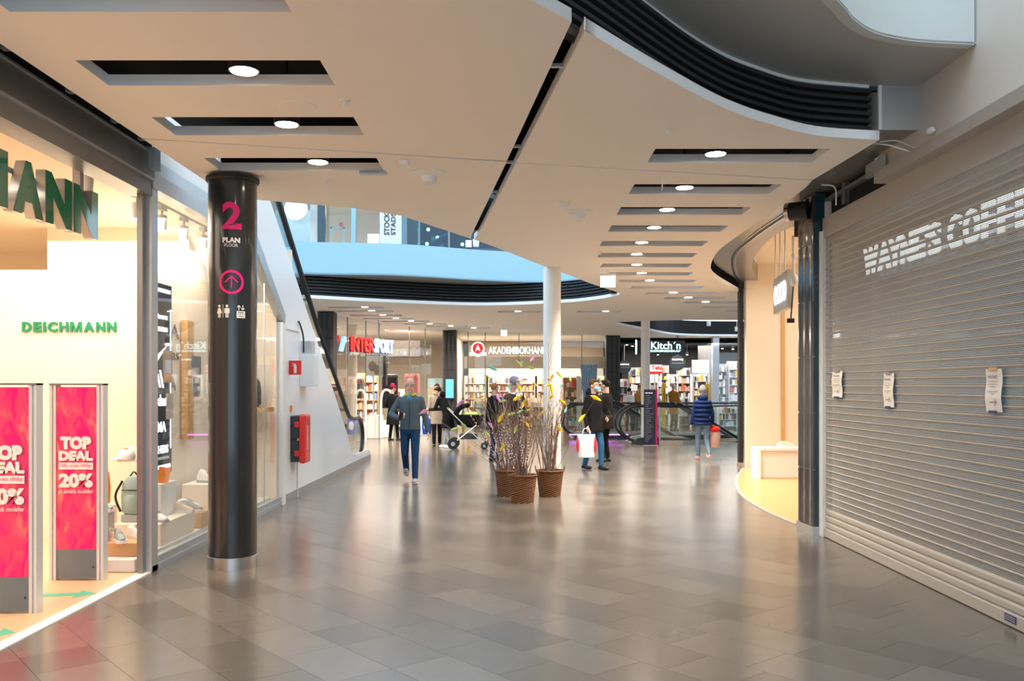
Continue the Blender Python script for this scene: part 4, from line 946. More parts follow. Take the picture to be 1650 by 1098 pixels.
for x in (4.30, 5.75):
    bm = NB(); box(bm, x, 15.7, 0.006, x + .045, 16.2, .50); mk('leg', bm, 'white', t)
shoe(4.85, 15.9, .54, 1.57, 'shoebeige', 'white', 'pair-mate pale sneaker on the white bench'); 
bm = NB(); box(bm, 4.75, 16.0, .54, 5.0, 16.15, .60); tag(mk('shoe_box', bm, 'cream'), 'cream shoe box behind sneaker on the white bench', 'box')

# ================================================================== FAR SHOPS
def goodsmat(name, emit=0):
    m = mat(name, (.5, .5, .5), .55); nt = m.node_tree; b = nt.nodes['Principled BSDF']
    at = nt.nodes.new('ShaderNodeAttribute'); at.attribute_name = 'col'; nt.links.new(at.outputs['Color'], b.inputs['Base Color']); return m
M['goods'] = goodsmat('goods')
class Goods:
    def __init__(s): s.v, s.f, s.c = [], [], []
    def box(s, x0, y0, z0, x1, y1, z1, col):
        n = len(s.v); s.v += [(x, y, z) for x in (x0, x1) for y in (y0, y1) for z in (z0, z1)]
        for f in ((0, 1, 3, 2), (4, 6, 7, 5), (0, 4, 5, 1), (2, 3, 7, 6), (0, 2, 6, 4), (1, 5, 7, 3)): s.f.append([n + i for i in f]); s.c.append(col)
    def build(s, name, parent, kind='stuff'):
        me = bpy.data.meshes.new(name); me.from_pydata(s.v, [], s.f); at = me.attributes.new('col', 'FLOAT_COLOR', 'FACE')
        for i, c in enumerate(s.c): at.data[i].color = (*c, 1)
        return mk(name, me, 'goods', parent, kind=kind)
WARMPAL = [(.8, .1, .05), (.85, .75, .6), (.9, .85, .75), (.2, .3, .5), (.9, .5, .1), (.7, .65, .55), (.3, .5, .45), (.8, .3, .3), (.95, .9, .85), (.12, .12, .15)]
KITPAL = [(.9, .88, .9), (.85, .8, .8), (.05, .05, .06), (.55, .1, .05), (.7, .75, .78), (.8, .45, .08), (.3, .3, .33), (.9, .9, .95), (.45, .3, .22)]
def shelf_unit(x0, x1, y, z1, n, lab, m='cream', pal=WARMPAL, rnd=0, grp=None, h0=.12, wmin=.03, wmax=.10, hm=.8, depth=.3, cat='shelf'):
    t = thing('shelf_unit', lab, cat, ((x0 + x1) / 2, y, 0), 0, grp); R_ = random.Random(rnd)
    bm = NB(); box(bm, x0, y + depth, 0, x1, y + depth + .03, z1); box(bm, x0, y, 0, x0 + .03, y + depth, z1); box(bm, x1 - .03, y, 0, x1, y + depth, z1); mk('frame', bm, m, t)
    G = Goods(); H = (z1 - h0) / n
    for k in range(n):
        z = h0 + k * H; bm = NB(); box(bm, x0 + .03, y, z - .02, x1 - .03, y + depth, z); mk('shelf_board', bm, m, t)
        x = x0 + .05
        while x < x1 - .08:
            w = R_.uniform(wmin, wmax); hh = H * R_.uniform(.45, hm)
            if R_.random() < .9: G.box(x, y + .03, z + .001, min(x + w * .9, x1 - .04), y + depth * .8, z + hh, R_.choice(pal))
            x += w
    G.build('goods', t); return t

# ---- far enclosure
g = struct('wall_far'); bm = NB(); box(bm, -14, 41, 0, 5, 41.2, 3.6); mk('back_wall', bm, 'cream', g)
bm = NB(); box(bm, 3.9, 41, 0, 14, 41.2, 3.6); mk('dark_back_wall', bm, 'black', g)
bm = NB(); box(bm, -14.1, 20, 0, -14, 41, 3.6); box(bm, 14, 18, 0, 14.1, 41, 3.6); mk('side_wall', bm, 'cream', g)
bm = NB(); box(bm, -2.3, 31.5, 0, -2.1, 41, 3.53); mk('dividing_wall', bm, 'cream', g)
bm = NB(); box(bm, 3.95, 34.4, 0, 4.1, 41, 3.53); mk('dividing_wall', bm, 'black', g)
bm = NB(); box(bm, 4.1, 35.6, 3.3, 14, 41, 3.34); mk('dark_ceiling', bm, 'black', g)
bm = NB(); box(bm, -14, 24, 0, -8, 24.2, 3.53); mk('side_wall', bm, 'cream', g)
def tiledcol(x0, x1, y, dep, lab, z1=3.52):
    t = thing('tiled_pillar', lab, 'pillar', ((x0 + x1) / 2, y, 0)); bm = NB(); box(bm, x0, y, .1, x1, y + dep, z1); mk('core', bm, 'black', t)
    bm = NB(); box(bm, x0 - .01, y - .01, 0, x1 + .01, y + dep, .1); mk('base', bm, 'steel', t)
    w = (x1 - x0); n = 3
    for k in range(5):
        for i in range(n):
            a = x0 + w * i / n; bm = NB(); z0 = .13 + k * .68; rr_ = []
            for s in range(5):
                xx = a + .008 + (w / n - .016) * s / 4; yy = y - .006 - .02 * math.sin(PI * s / 4)
                rr_.append([bm.verts.new((xx, yy, z0)), bm.verts.new((xx, yy, min(z0 + .66, z1)))])
            for p_, q_ in zip(rr_, rr_[1:]): bm.faces.new((p_[0], q_[0], q_[1], p_[1]))
            mk('glazed_tile', bm, 'louvre', t)
    return t
pA = fz(513, 500, ZC)
tiledcol(-4.95, -4.55, 22.9, .5, 'black glazed pillar behind the escalator handrail')
tc2 = tiledcol(-2.33, -1.9, 30.6, .6, 'black glazed pillar between sports shop and bookshop')
tc3 = tiledcol(3.56, 4.08, 33.9, .6, 'black glazed pillar between bookshop and kitchen shop')
bm = NB(); a = fd(717.5, 643, 30.55); b = fd(732, 610, 30.55); box(bm, a.x, 30.5, a.z, b.x, 30.56, b.z); t = thing('screen', 'blue lit information screen on the black glazed pillar', 'screen', (a + b) / 2); mk('screen_body', bm, 'black', t)
bm = NB(); box(bm, a.x + .02, 30.49, a.z + .03, b.x - .02, 30.498, b.z - .03); mk('display', bm, 'screenblue', t)
# sports shop front
path = [fz(*p, ZC) for p in ((526, 504), (563, 512), (604, 520), (660, 527), (714, 532.5))]
def onpath(px_):
    for a, b in zip(path, path[1:]):
        ta, tb = CX + a.x / a.y * F, CX + b.x / b.y * F
        if px_ <= tb + .01:
            k = (px_ - CX) / F; d = b - a; s = (k * a.y - a.x) / (d.x - k * d.y); return a + d * s
    return path[-1]
wn = struct('window_3'); ms = [526, 541, 560, 589.5, 611, 659.5, 685, 714]
for i, (a, b) in enumerate(zip(ms, ms[1:])):
    p, q = onpath(a), onpath(b)
    z0 = 2.3 if i in (3, 4) else .08
    bm = NB(); d = (q - p).normalized(); nn = Vector((-d.y, d.x, 0)) * .01
    prism(bm, [(v.x, v.y) for v in (p, q, q + nn, p + nn)], z0, ZC); mk('pane', bm, 'glass', wn)
    bm = NB(); box(bm, q.x - .012, q.y - .012, 0 if i in (2, 3) else z0, q.x + .012, q.y + .012, ZC); mk('mullion', bm, 'fasciagrey', wn)
# sports shop sign
A_ = fd(562, 562, 24.3); B_ = fd(631, 565, 26.6); r = (B_ - A_); r.z = 0; r.normalize(); zb_ = 2.58; zt_ = 2.97; nrm = r.cross(UZ); LL = (B_.xy - A_.xy).length
t = thing('shop_sign', 'red and blue white lit letters over the sports shop entrance', 'sign', (A_ + B_) / 2 + Vector((0, 0, 0)))
A_.z = 0
dm('litred', (.9, .03, .03), .5, emit=.35, ec=(1, .05, .05)); dm('litblue', (.1, .3, .85), .5, emit=.9, ec=(.35, .55, 1)); dm('backblue', (.05, .2, .7), .5); dm('darkred', (.25, .005, .005), .5)
tags = [('INTER', 0, .52, 'litred', 'darkred'), ('SPORT', .53, 1.0, 'signwhite', 'backblue')]
for s, f0, f1, m1, m2 in tags:
    text('letter', s, A_ + r * (LL * f0) + Vector((0, 0, zb_)) + nrm * .05, r, UZ, LL * (f1 - f0) * .97, zt_ - zb_, m1, t, .04, .0)
    text('letter_shadow', s, A_ + r * (LL * f0 + .015) + Vector((0, 0, zb_ - .03)) + nrm * .0, r, UZ, LL * (f1 - f0), zt_ - zb_, m2, t, .05, .03)
bm = NB(); c = fd(549, 556, 23.9); obox(bm, (c.x + .03, c.y, 2.75), r, (.25, 0, 1), .09, .20, .05); mk('logo_swoosh', bm, 'litblue', t)
bm = NB(); c = fd(541, 546, 23.7); ell(bm, (c.x + .02, c.y, 2.88), .09, .06, .09, 16, 10); mk('logo_dot', bm, 'litred', t)
bm = NB(); c = (A_ + B_) / 2; tube(bm, [A_ + r * (LL * .65) + Vector((0, .1, zb_)), A_ + r * (LL * .65) + Vector((0, .1, ZC))], .015, 6); mk('hanging_rod', bm, 'alu', t)
# sports shop interior
bm = NB(); a = fd(625, 575, 31); b = fd(677, 549, 31); box(bm, a.x, 31, a.z, b.x, 32, b.z); dm('taupe', (.14, .115, .10), .7); tag(mk('ceiling_bulkhead', bm, 'taupe'), 'taupe box hanging from the sports shop ceiling', 'bulkhead')
t = thing('fashion_poster', 'large grey photo poster standing inside the sports shop', 'poster', fd(604, 590, 29)); bm = NB(); a = fd(590, 606, 29); b = fd(618, 574, 29); box(bm, a.x, 29, a.z, b.x, 29.04, b.z); mk('poster_sheet', bm, 'shoegrey', t)
bm = NB(); box(bm, b.x, 28.9, a.z - .3, b.x + .09, 29.3, b.z); mk('dark_edge', bm, 'black', t)
bm = NB(); ell(bm, fd(600, 590, 28.98), .13, .01, .16, 12, 8); ell(bm, fd(607, 596, 28.98), .09, .01, .16, 12, 8); mk('poster_print', bm, 'taupe', t)
bm = NB(); box(bm, a.x + .2, 29.02, 0, a.x + .25, 29.06, a.z); mk('stand', bm, 'alu', t)
bm = NB(); lathe(bm, [(.16, 0), (.16, 3.53)], ((567 - CX) * 28 / F, 28, 0), 24); t = thing('column', 'peach-white round column inside the sports shop left side', 'column', ((567 - CX) * 28 / F, 28, 0)); mk('shaft', bm, 'cream', t, smooth=True)
def gate(xa, xb, D, lab):
    a, b = (xa - CX) * D / F, (xb - CX) * D / F; t = thing('security_gate', lab, 'security gate', ((a + b) / 2, D, 0)); w = (b - a)
    bm = NB(); tube(bm, smoothpts([(a, D, 0), (a, D, 1.1), (a + w * .15, D, 1.42), (a + w * .5, D, 1.5), (b - w * .15, D, 1.42), (b, D, 1.1), (b, D, 0)], 4), .035, 8); mk('frame', bm, 'white', t)
    bm = NB(); box(bm, a, D - .02, 0.02, b, D + .02, .55); mk('lower_panel', bm, 'white', t); return t
gate(573, 589, 26.2, 'white looped security gate left of the sports shop door post'); gate(614, 632, 28.2, 'white looped security gate behind the person in burgundy hat')
def rack(xa, xb, D, z, m, n, lab, gl_, grp, hgt=.85, tops=1.35):
    a, b = (xa - CX) * D / F, (xb - CX) * D / F; t = thing('clothes_rack', lab, 'clothes rack', ((a + b) / 2, D, 0))
    bm = NB(); tube(bm, [(a, D, z), (b, D, z)], .014, 6); mk('rail', bm, 'alu', t)
    for x in (a, b):
        bm = NB(); tube(bm, [(x, D, 0), (x, D, z)], .014, 6); mk('leg', bm, 'alu', t)
    me = None
    for k in range(n):
        x = a + (b - a) * (k + .5) / n
        if me is None:
            bm = NB(); prev = None
            for f, w, d in ((0, .02, .10), (-.06, .028, .22), (-hgt * .5, .03, .24), (-hgt, .034, .26)):
                rr_ = ring(bm, Vector((0, 0, f)), Vector((w, 0, 0)), Vector((0, d, 0)), 8)
                if prev: bridge(bm, prev, rr_)
                else: bm.faces.new(rr_)
                prev = rr_
            bm.faces.new(prev); me = bpy.data.meshes.new('garment'); bmesh.ops.recalc_face_normals(bm, faces=bm.faces[:]); bm.to_mesh(me); bm.free(); me.materials.append(M[m])
        o = bpy.data.objects.new('garment', me); COL.objects.link(o); o.location = (x, D, z - .02); o['label'] = gl_; o['category'] = 'garment'; o['group'] = grp
dm('clothdark', (.035, .035, .045), .9, rand=.7); dm('clothpink', (.80, .36, .34), .9, rand=.3); dm('clothred', (.5, .05, .05), .9, rand=.5)
rack(616, 641, 31.5, 2.02, 'clothdark', 9, 'clothes rack with dark trousers in the sports shop', 'dark garment on the left rack inside the sports shop', 'dark garments on the rack', 1.15)
rack(653, 676, 31.8, 2.05, 'clothpink', 10, 'clothes rack with pink tops in the sports shop', 'pink garment on the rack inside the sports shop', 'pink garments on the rack', .65)
rack(573, 586, 32, 1.9, 'clothdark', 5, 'short clothes rack behind the peach-white column', 'dark garment on the short rack behind the column', 'dark garments on the short rack', .7)
shelf_unit(-5.9, -4.9, 33, 2.1, 6, 'warm lit shelf of goods left in the sports shop', 'wood', WARMPAL, 3)
shelf_unit(-4.3, -3.7, 33.5, 1.5, 4, 'low white shelf with red and teal goods in sports shop', 'white', [(.6, .05, .05), (.2, .5, .6), (.8, .8, .8)], 8)
bm = NB(); a = fd(590, 706, 27.6); b = fd(614, 668, 27.6); box(bm, a.x, 27.7, 0, b.x, 28.1, .72); tag(mk('counter', bm, 'white', bevel=.02), 'white counter block behind the sports shop door post', 'counter')
bm = NB(); box(bm, -3.45, 29.6, 0.0, -2.75, 30.2, .62); tag(mk('counter', bm, 'white', bevel=.02), 'white low counter behind the walking man', 'counter')
t = thing('rack_poster', 'orange and teal poster in the sports shop corner window', 'poster', fd(701, 628, 30.3)); a = fd(689.5, 660, 30.9); b = fd(713, 610, 30.9); bm = NB(); box(bm, a.x, 30.9, a.z, b.x, 30.93, b.z); mk('poster_sheet', bm, 'shoeteal', t)
bm = NB(); a = fd(692, 646, 30.88); b = fd(711, 624, 30.88); box(bm, a.x, 30.87, a.z, b.x, 30.89, b.z); mk('poster_print', bm, 'orange', t)

# bookshop front
y0_, y1_ = 31.6, 33.9; wn = struct('window_4')
ex = [-1.88, -1.55, -.95, .25, 1.45, 2.6, 3.54]
for i, (a, b) in enumerate(zip(ex, ex[1:])):
    f = lambda x: y0_ + (y1_ - y0_) * (x + 1.88) / 5.42
    bm = NB(); prism(bm, [(a, f(a)), (b, f(b)), (b, f(b) + .01), (a, f(a) + .01)], 2.35 if i in (2, 3, 4) else .08, ZC); mk('pane', bm, 'glass', wn)
    bm = NB(); box(bm, b - .015, f(b) - .015, 2.35 if i in (2, 3) else 0, b + .015, f(b) + .015, ZC); mk('mullion', bm, 'fasciagrey', wn)
t = thing('shop_sign', 'white bookshop letters with a round red letter A emblem', 'sign', fd(830, 563, 31.2))
a = fd(787, 570.5, 31.3)
text('letter', 'AKADEMIBOKHANDELN', (a.x, 31.5, a.z), (1, 0, 0), UZ, 112 * 31.4 / F, .26, 'signwhite', t, .05, .01)
text('letter_shadow', 'AKADEMIBOKHANDELN', (a.x - .02, 31.53, a.z - .035), (1, 0, 0), UZ, 112 * 31.4 / F, .27, 'textgrey', t, .02, .03)
c = fd(770, 563, 31.3)
bm = NB(); tube(bm, [(c.x, 31.35, c.z + .02), (c.x, 31.30, c.z + .02)], .235, 32); mk('emblem_rim', bm, 'signwhite', t)
bm = NB(); tube(bm, [(c.x, 31.30, c.z + .03), (c.x, 31.285, c.z + .03)], .185, 32); mk('emblem_disc', bm, 'litred', t)
text('emblem_letter', 'A', (c.x - .085, 31.28, c.z - .06), (1, 0, 0), UZ, .17, .2, 'signwhite', t, .01, .03)
bm = NB()
for sgn in (-1, 1): bm.faces.new([bm.verts.new((c.x + sgn * x, 31.29, c.z + z)) for x, z in ((0, -.20), (.28, -.10), (.30, -.22), (.12, -.22), (0, -.27))])
mk('emblem_book', bm, 'signwhite', t)
bm = NB(); bm.faces.new([bm.verts.new((c.x + x, 31.28, c.z + z)) for x, z in ((-.05, -.10), (.05, -.10), (0, -.20))]); mk('emblem_point', bm, 'litred', t)
bm = NB(); box(bm, -1.85, 34.6, 2.3, 3.9, 34.8, 2.75); tag(mk('ceiling_bulkhead', bm, 'cream2'), 'beige lowered band above the bookshop shelves', 'bulkhead')
bm = NB(); box(bm, -1.85, 38.4, 2.75, 3.9, 38.5, 3.5); wb = struct('wall_bookshop', bm, 'shopbeige'); bm = NB(); box(bm, -1.85, 38.42, 2.05, 3.9, 38.5, 2.75); mk('light_band', bm, 'wallwhite', wb)
xs = [-2.05, -1.05, .0, 1.0, 2.0, 3.0, 3.9]
names = ['leftmost bookcase in the bookshop beside the black pillar', 'second bookcase from left in the bookshop', 'third bookcase from left in bookshop, behind man in flat cap', 'fourth bookcase from left in the bookshop behind the twigs', 'bookcase in the bookshop behind the round column', 'rightmost bookcase at the bookshop back wall']
for i, (a, b) in enumerate(zip(xs, xs[1:])):
    shelf_unit(a + .06, b - .04, 37.6, 2.05, 6, names[i], 'red' if i in (0, 2) and False else 'cream', WARMPAL, 20 + i, wmin=.03, wmax=.08, hm=.85)
shelf_unit(-1.5, -.3, 34.9, 1.15, 3, 'low book table unit in front of left bookcases', 'cream', WARMPAL, 41, wmin=.06, wmax=.16)
shelf_unit(.2, 1.5, 35.1, 1.15, 3, 'low book table unit behind the man in flat cap', 'cream', WARMPAL, 42, wmin=.06, wmax=.16)
shelf_unit(1.95, 2.5, 34.2, 1.95, 5, 'tall warm wooden display shelf right of the round column', 'wood', WARMPAL, 43, wmin=.06, wmax=.16)
bm = NB(); box(bm, 2.45, 34.15, 0, 2.62, 34.4, 2.0); tag(mk('display_pillar', bm, 'paper'), 'pale peach display pillar left of the blue screen', 'display')
t = thing('window_banner', 'tall deep blue patterned banner in the bookshop window', 'banner', (3.0, 34, 1)); a = fd(937, 643, 34); b = fd(962, 588, 34)
m = mat('bannerblue', (.02, .12, .42), .4); nt = m.node_tree; wv = nt.nodes.new('ShaderNodeTexWave'); wv.inputs['Scale'].default_value = 5; wv.inputs['Distortion'].default_value = 6; tcn = nt.nodes.new('ShaderNodeTexCoord'); nt.links.new(tcn.outputs['Object'], wv.inputs[0]); cr = nt.nodes.new('ShaderNodeValToRGB'); cr.color_ramp.elements[0].color = (.01, .08, .3, 1); cr.color_ramp.elements[1].color = (.35, .6, .8, 1); nt.links.new(wv.outputs[1], cr.inputs[0]); nt.links.new(cr.outputs[0], nt.nodes['Principled BSDF'].inputs['Base Color']); M['banner'] = m
bm = NB(); v = [bm.verts.new((a.x + x, y, z)) for y in (34, 34.02) for x, z in ((.07, a.z), (b.x - a.x, a.z), (b.x - a.x, b.z), (-.05, b.z))]
for f in ((0, 1, 2, 3), (7, 6, 5, 4), (0, 4, 5, 1), (1, 5, 6, 2), (2, 6, 7, 3), (3, 7, 4, 0)): bm.faces.new([v[i] for i in f])
mk('banner_cloth', bm, 'banner', t); bm = NB(); box(bm, b.x - .15, 34.03, 0, b.x - .1, 34.08, b.z); mk('stand', bm, 'alu', t)

# kitchen shop
wn = struct('window_5')
for a, b in ((7.6, 8.75), (8.85, 10.0), (10.0, 11.5)):
    bm = NB(); box(bm, a, 34.9, .05, b, 34.91, 3.5); mk('pane', bm, 'glass', wn)
bm = NB(); box(bm, fd(1147, 0, 34.8).x, 34.6, 0, fd(1155, 0, 34.8).x + .05, 34.9, 3.53); mk('mullion', bm, 'alu', wn)
D = 34.2; t = thing('shop_sign', 'dark kitchen shop board with glowing white cyan lettering', 'sign', fd(1070, 560, D))
a = fd(1027, 571, D); b = fd(1104, 549, D); bm = NB(); box(bm, a.x, D, a.z, b.x, D + .12, b.z); mk('sign_board', bm, 'boardblack', t)
bm = NB(); box(bm, a.x - .06, D, a.z, a.x - .02, D + .12, b.z + .03); mk('light_edge', bm, 'signcyan', t)
c0 = fd(1049, 563, D); c1_ = fd(1096.5, 551, D); text('letter', "Kitch´n", (c0.x, D - .002, c0.z), (1, 0, 0), UZ, c1_.x - c0.x, c1_.z - c0.z, 'signcyan', t, .03, .01)
c0 = fd(1048, 567.5, D); c1_ = fd(1096.5, 563.8, D); text('letter', "KÖKSREDSKAP", (c0.x, D - .002, c0.z), (1, 0, 0), UZ, c1_.x - c0.x, c1_.z - c0.z, 'signcyan', t, .03, .03)
bm = NB(); box(bm, a.x + .3, D + .05, b.z, a.x + .34, D + .09, ZC); box(bm, b.x - .3, D + .05, b.z, b.x - .26, D + .09, ZC); mk('hanging_rod', bm, 'black', t)
def rounds(px_, py_, r, D, lab):
    c = fd(px_, py_, D); t = thing('round_sign', lab, 'sign', c); bm = NB(); tube(bm, [(c.x, D + .02, c.z), (c.x, D, c.z)], r, 32); mk('disc', bm, 'darkplastic', t)
    text('sign_lettering', 'KAMPANJ', (c.x - r * .68, D - .003, c.z + r * .25), (1, 0, 0), UZ, r * 1.36, r * .28, 'signwhite', t, .003, .02)
    bm = NB(); box(bm, c.x - r * .75, D - .004, c.z - r * .08, c.x + r * .75, D - .001, c.z); mk('sign_rule', bm, 'textgrey', t)
    bm = NB(); tube(bm, [(c.x, D + .01, c.z + r), (c.x, D + .01, 3.31)], .008, 5); mk('hanging_wire', bm, 'alu', t)
rounds(1092, 585, .31, 35.8, 'large round black campaign sign in the kitchen shop'); rounds(1006, 592, .27, 35.8, 'small round black campaign sign at the kitchen shop left end')
t = thing('brand_panel', 'white and red brand panel with red lettering in kitchen shop', 'sign', fd(1060, 594, 37)); a = fd(1046, 600, 36.5); b = fd(1067, 588, 36.5); bm = NB(); box(bm, a.x, 36.5, a.z, b.x, 36.53, b.z); mk('panel', bm, 'wallwhite', t)
text('sign_lettering', 'Tefal', (a.x + .1, 36.495, a.z + .1), (1, 0, 0), UZ, b.x - a.x - .1, .17, 'red', t, .005, .03); bm = NB(); box(bm, a.x, 36.49, a.z - .06, b.x, 36.5, a.z + .03); mk('red_band', bm, 'red', t)
bm = NB(); box(bm, a.x + .2, 36.52, 0, a.x + .25, 36.56, a.z); mk('stand', bm, 'alu', t)
dm('palebox', (.55, .75, .85), .4, emit=.35, ec=(.6, .85, 1))
c = fd(1129, 590, 35.5); t = thing('light_box', 'tall pale blue lit box sign in the kitchen shop', 'sign', c); bm = NB(); box(bm, c.x - .33, 35.5, 2.12, c.x + .33, 35.6, 2.65); mk('box_body', bm, 'palebox', t); bm = NB(); box(bm, c.x - .3, 35.53, 0, c.x - .26, 35.57, 2.12); box(bm, c.x + .26, 35.53, 0, c.x + .3, 35.57, 2.12); mk('stand', bm, 'alu', t)
c = fd(1139, 560, 37); t = thing('column', 'dark round column inside the kitchen shop', 'column', (c.x, 37, 0)); bm = NB(); lathe(bm, [(.36, 0), (.36, 3.3)], (c.x, 37, 0), 24); mk('shaft', bm, 'fasciagrey', t, smooth=True)
for i, (a, b) in enumerate(((1066.5, 1073), (1136, 1143))):
    D = 33.6; x0, x1 = (a - CX) * D / F, (b - CX) * D / F; t = thing('sale_banner', 'upright yellow sale banner, %s one in the kitchen shop' % ('left' if i == 0 else 'right'), 'banner', ((x0 + x1) / 2, D, 0)); bm = NB(); box(bm, x0, D, .05, x1, D + .04, 1.70); mk('panel', bm, 'yellow', t)
    bm = NB(); box(bm, x0 - .05, D - .08, 0, x1 + .05, D + .12, .05); mk('foot', bm, 'black', t)
    text('banner_lettering', 'KÖKSREDSKAP', (x0 + .11, D - .004, 1.0), (0, 0, 1), (-1, 0, 0), .55, .05, 'black', t, .003, .02)
kx = [(998, 1012, 35.6, 1.9, 6), (1013, 1034, 37.6, 2.4, 7), (1047, 1060, 36.9, 2.1, 6), (1060, 1078, 38.2, 2.5, 8), (1078, 1092, 37.1, 2.1, 6), (1092, 1113, 38.2, 2.4, 7), (1115, 1143, 36.2, 2.1, 7), (1156, 1172, 35.5, 2.5, 8), (1174, 1191, 35.5, 2.6, 8), (1047, 1065, 35.1, 1.15, 3), (1094, 1112, 34.9, 1.2, 3), (1115, 1134, 34.6, 1.0, 3), (1158, 1188, 34.0, .85, 3)]
kx = [((a - CX) * y / F, (b - CX) * y / F, y, z, n) for a, b, y, z, n in kx]
kn = ['mid-height cookware shelf at the kitchen shop left entrance', 'tall cookware shelf left of the slim grey column', 'cookware shelf just right of the slim grey column', 'tall cookware shelf under the white and red panel', 'cookware shelf below the large round black sign', 'tall cookware shelf behind the bald customer', 'shelf of orange packages below the pale blue lit sign', 'tall glass-fronted shelf right of the shop window mullion', 'rightmost tall shelf in the kitchen shop window', 'low display table left of the bald customer', 'low display table right of the bald customer', 'low display table beneath the shelf of orange packages', 'low gift display in the kitchen shop right window']
for i, (a, b, y, z, n) in enumerate(kx): shelf_unit(a, b, y, z, n, kn[i], 'shoegrey' if i % 2 else 'white', [(.85, .4, .06), (.9, .6, .1), (.9, .85, .8), (.06, .05, .05)] if i == 6 else KITPAL, 60 + i, wmin=.04, wmax=.12, hm=.95)
for i, (px_, py_) in enumerate(((1010, 556), (1019, 558), (1060, 572), (1107, 572), (1113, 557), (1164, 562), (1181, 563), (1189, 556), (1142, 568))):
    c = fd(px_, py_, 36.5 + (i % 3)); t = thing('spotlight', 'small black spotlight on the dark kitchen shop ceiling', 'ceiling light', c, 0, 'kitchen shop ceiling spotlights')
    bm = NB(); tube(bm, [(c.x, c.y, min(c.z + .12, 3.29)), (c.x, c.y, c.z)], .05, 10); mk('housing', bm, 'black', t); bm = NB(); tube(bm, [(c.x, c.y, c.z - .004), (c.x, c.y, c.z - .012)], .045, 10); mk('lamp_lens', bm, 'lampsmall', t); bm = NB(); tube(bm, [(c.x, c.y, c.z + .1), (c.x, c.y, 3.31)], .01, 5); mk('stem', bm, 'black', t)
for i, (px_, py_) in enumerate(((1142, 517.5), (1187, 526))):
    c = fd(px_, py_ + 8, 33.2); t = thing('spotlight', 'small white pendant spotlight below black band, %s one' % ('left' if i == 0 else 'right'), 'ceiling light', c); bm = NB(); tube(bm, [(c.x, c.y, c.z + .16), (c.x, c.y, c.z)], .07, 12); mk('housing', bm, 'white', t)
    bm = NB(); tube(bm, [(c.x, c.y, c.z + .15), (c.x, c.y, 4.1)], .01, 5); mk('stem', bm, 'alu', t)

# ================================================================== ESCALATOR PIT, RAILINGS, DIRECTORY
def pit_escalator(x0, y, lab, led):
    t = thing('escalator', lab, 'escalator', (x0, y, 0))
    for k, yy in enumerate((y, y + 1.05)):
        hp = smoothpts([(x0 + .75, yy, .04), (x0 + .35, yy, .10), (x0 + .08, yy, .32), (x0, yy, .58), (x0 + .1, yy, .86), (x0 + .38, yy, 1.04), (x0 + .8, yy, 1.06), (x0 + 1.6, yy, 1.06), (x0 + 2.0, yy, .95), (x0 + 5.5, yy, -1.15)], 4)
        bm = NB(); tube(bm, hp, .042, 8); mk('handrail', bm, 'rubber', t, smooth=True)
        bm = NB(); pts = [(p[0], p[2]) for p in hp]; pts += [(x0 + 5.5, -2.0), (x0 + 2.1, .06)]
        a = [bm.verts.new((p[0], yy - .005, p[1])) for p in pts]; bm.faces.new(a); mk('glass_balustrade', bm, 'balglass', t)
        bm = NB(); v = [(x0 + .3, 0), (x0 + .5, .16), (x0 + .9, .20), (x0 + 2.0, .14), (x0 + 5.5, -1.95), (x0 + 5.5, -2.3), (x0 + 1.9, -.2), (x0 + 1.2, 0)]
        a = [bm.verts.new((p[0], yy - .08, p[1])) for p in v]; b = [bm.verts.new((p[0], yy + .08, p[1])) for p in v]; bm.faces.new(a); bm.faces.new(b[::-1])
        for i in range(len(v)): bm.faces.new((a[i], a[(i + 1) % len(v)], b[(i + 1) % len(v)], b[i]))
        mk('skirt', bm, 'alu' if k else 'darkplastic', t)
    if led:
        bm = NB(); box(bm, x0 + .2, y - .10, .12, x0 + 2.0, y - .085, .15); mk('led_strip', bm, 'led', t)
    for k in range(10):
        bm = NB(); box(bm, x0 + 1.9 + k * .33, y + .1, -.2 * (k + 1) - .15, x0 + 2.23 + k * .33, y + .95, -.2 * (k + 1) + .05); mk('step', bm, 'darkplastic', t)
    bm = NB(); box(bm, x0 + .3, y + .1, 0, x0 + 1.9, y + .95, .012); mk('landing_plate', bm, 'steel', t)
pit_escalator(3.02, 25.3, 'nearer down escalator with black looped handrail beside directory board', False)
pit_escalator(1.55, 27.6, 'farther down escalator with purple light strip behind masked man', True)
rt = thing('glass_railing', 'near glass railing with black handrail in front of the kitchen shop', 'railing', (6.5, 25.3, 0))
rp_ = [fz(1063, 716.5), fz(1100, 716.5), fz(1140, 715), fz(1170, 713), fz(1200, 711)]; rp_ = [Vector((p.x, p.y, 0)) for p in rp_]; rp_.append(Vector((8.6, 27.2, 0)))
for a, b in zip(rp_, rp_[1:]):
    bm = NB(); d = (b - a).normalized(); nn = Vector((-d.y, d.x, 0)) * .012; prism(bm, [(q.x, q.y) for q in (a + d * .01, b - d * .01, b - d * .01 + nn, a + d * .01 + nn)], .10, 1.02); mk('pane', bm, 'balglass', rt)
bm = NB(); tube(bm, [p + Vector((0, 0, 1.05)) for p in rp_], .03, 8); mk('handrail', bm, 'rubber', rt)
bm = NB(); wallstrip(bm, rp_, 0, .11, .05); mk('base_strip', bm, 'steel', rt)
bm = NB(); a = rp_[0]; box(bm, a.x - .02, a.y - .02, 0, a.x + .02, a.y + .02, 1.05); tube(bm, [(5.9, rp_[1].y + .05, 0), (5.9, rp_[1].y + .05, .01)], .01, 4); mk('post', bm, 'alu', rt)
rt = thing('glass_railing', 'farther glass railing with black rail along the escalator opening', 'railing', (6.5, 30, 0))
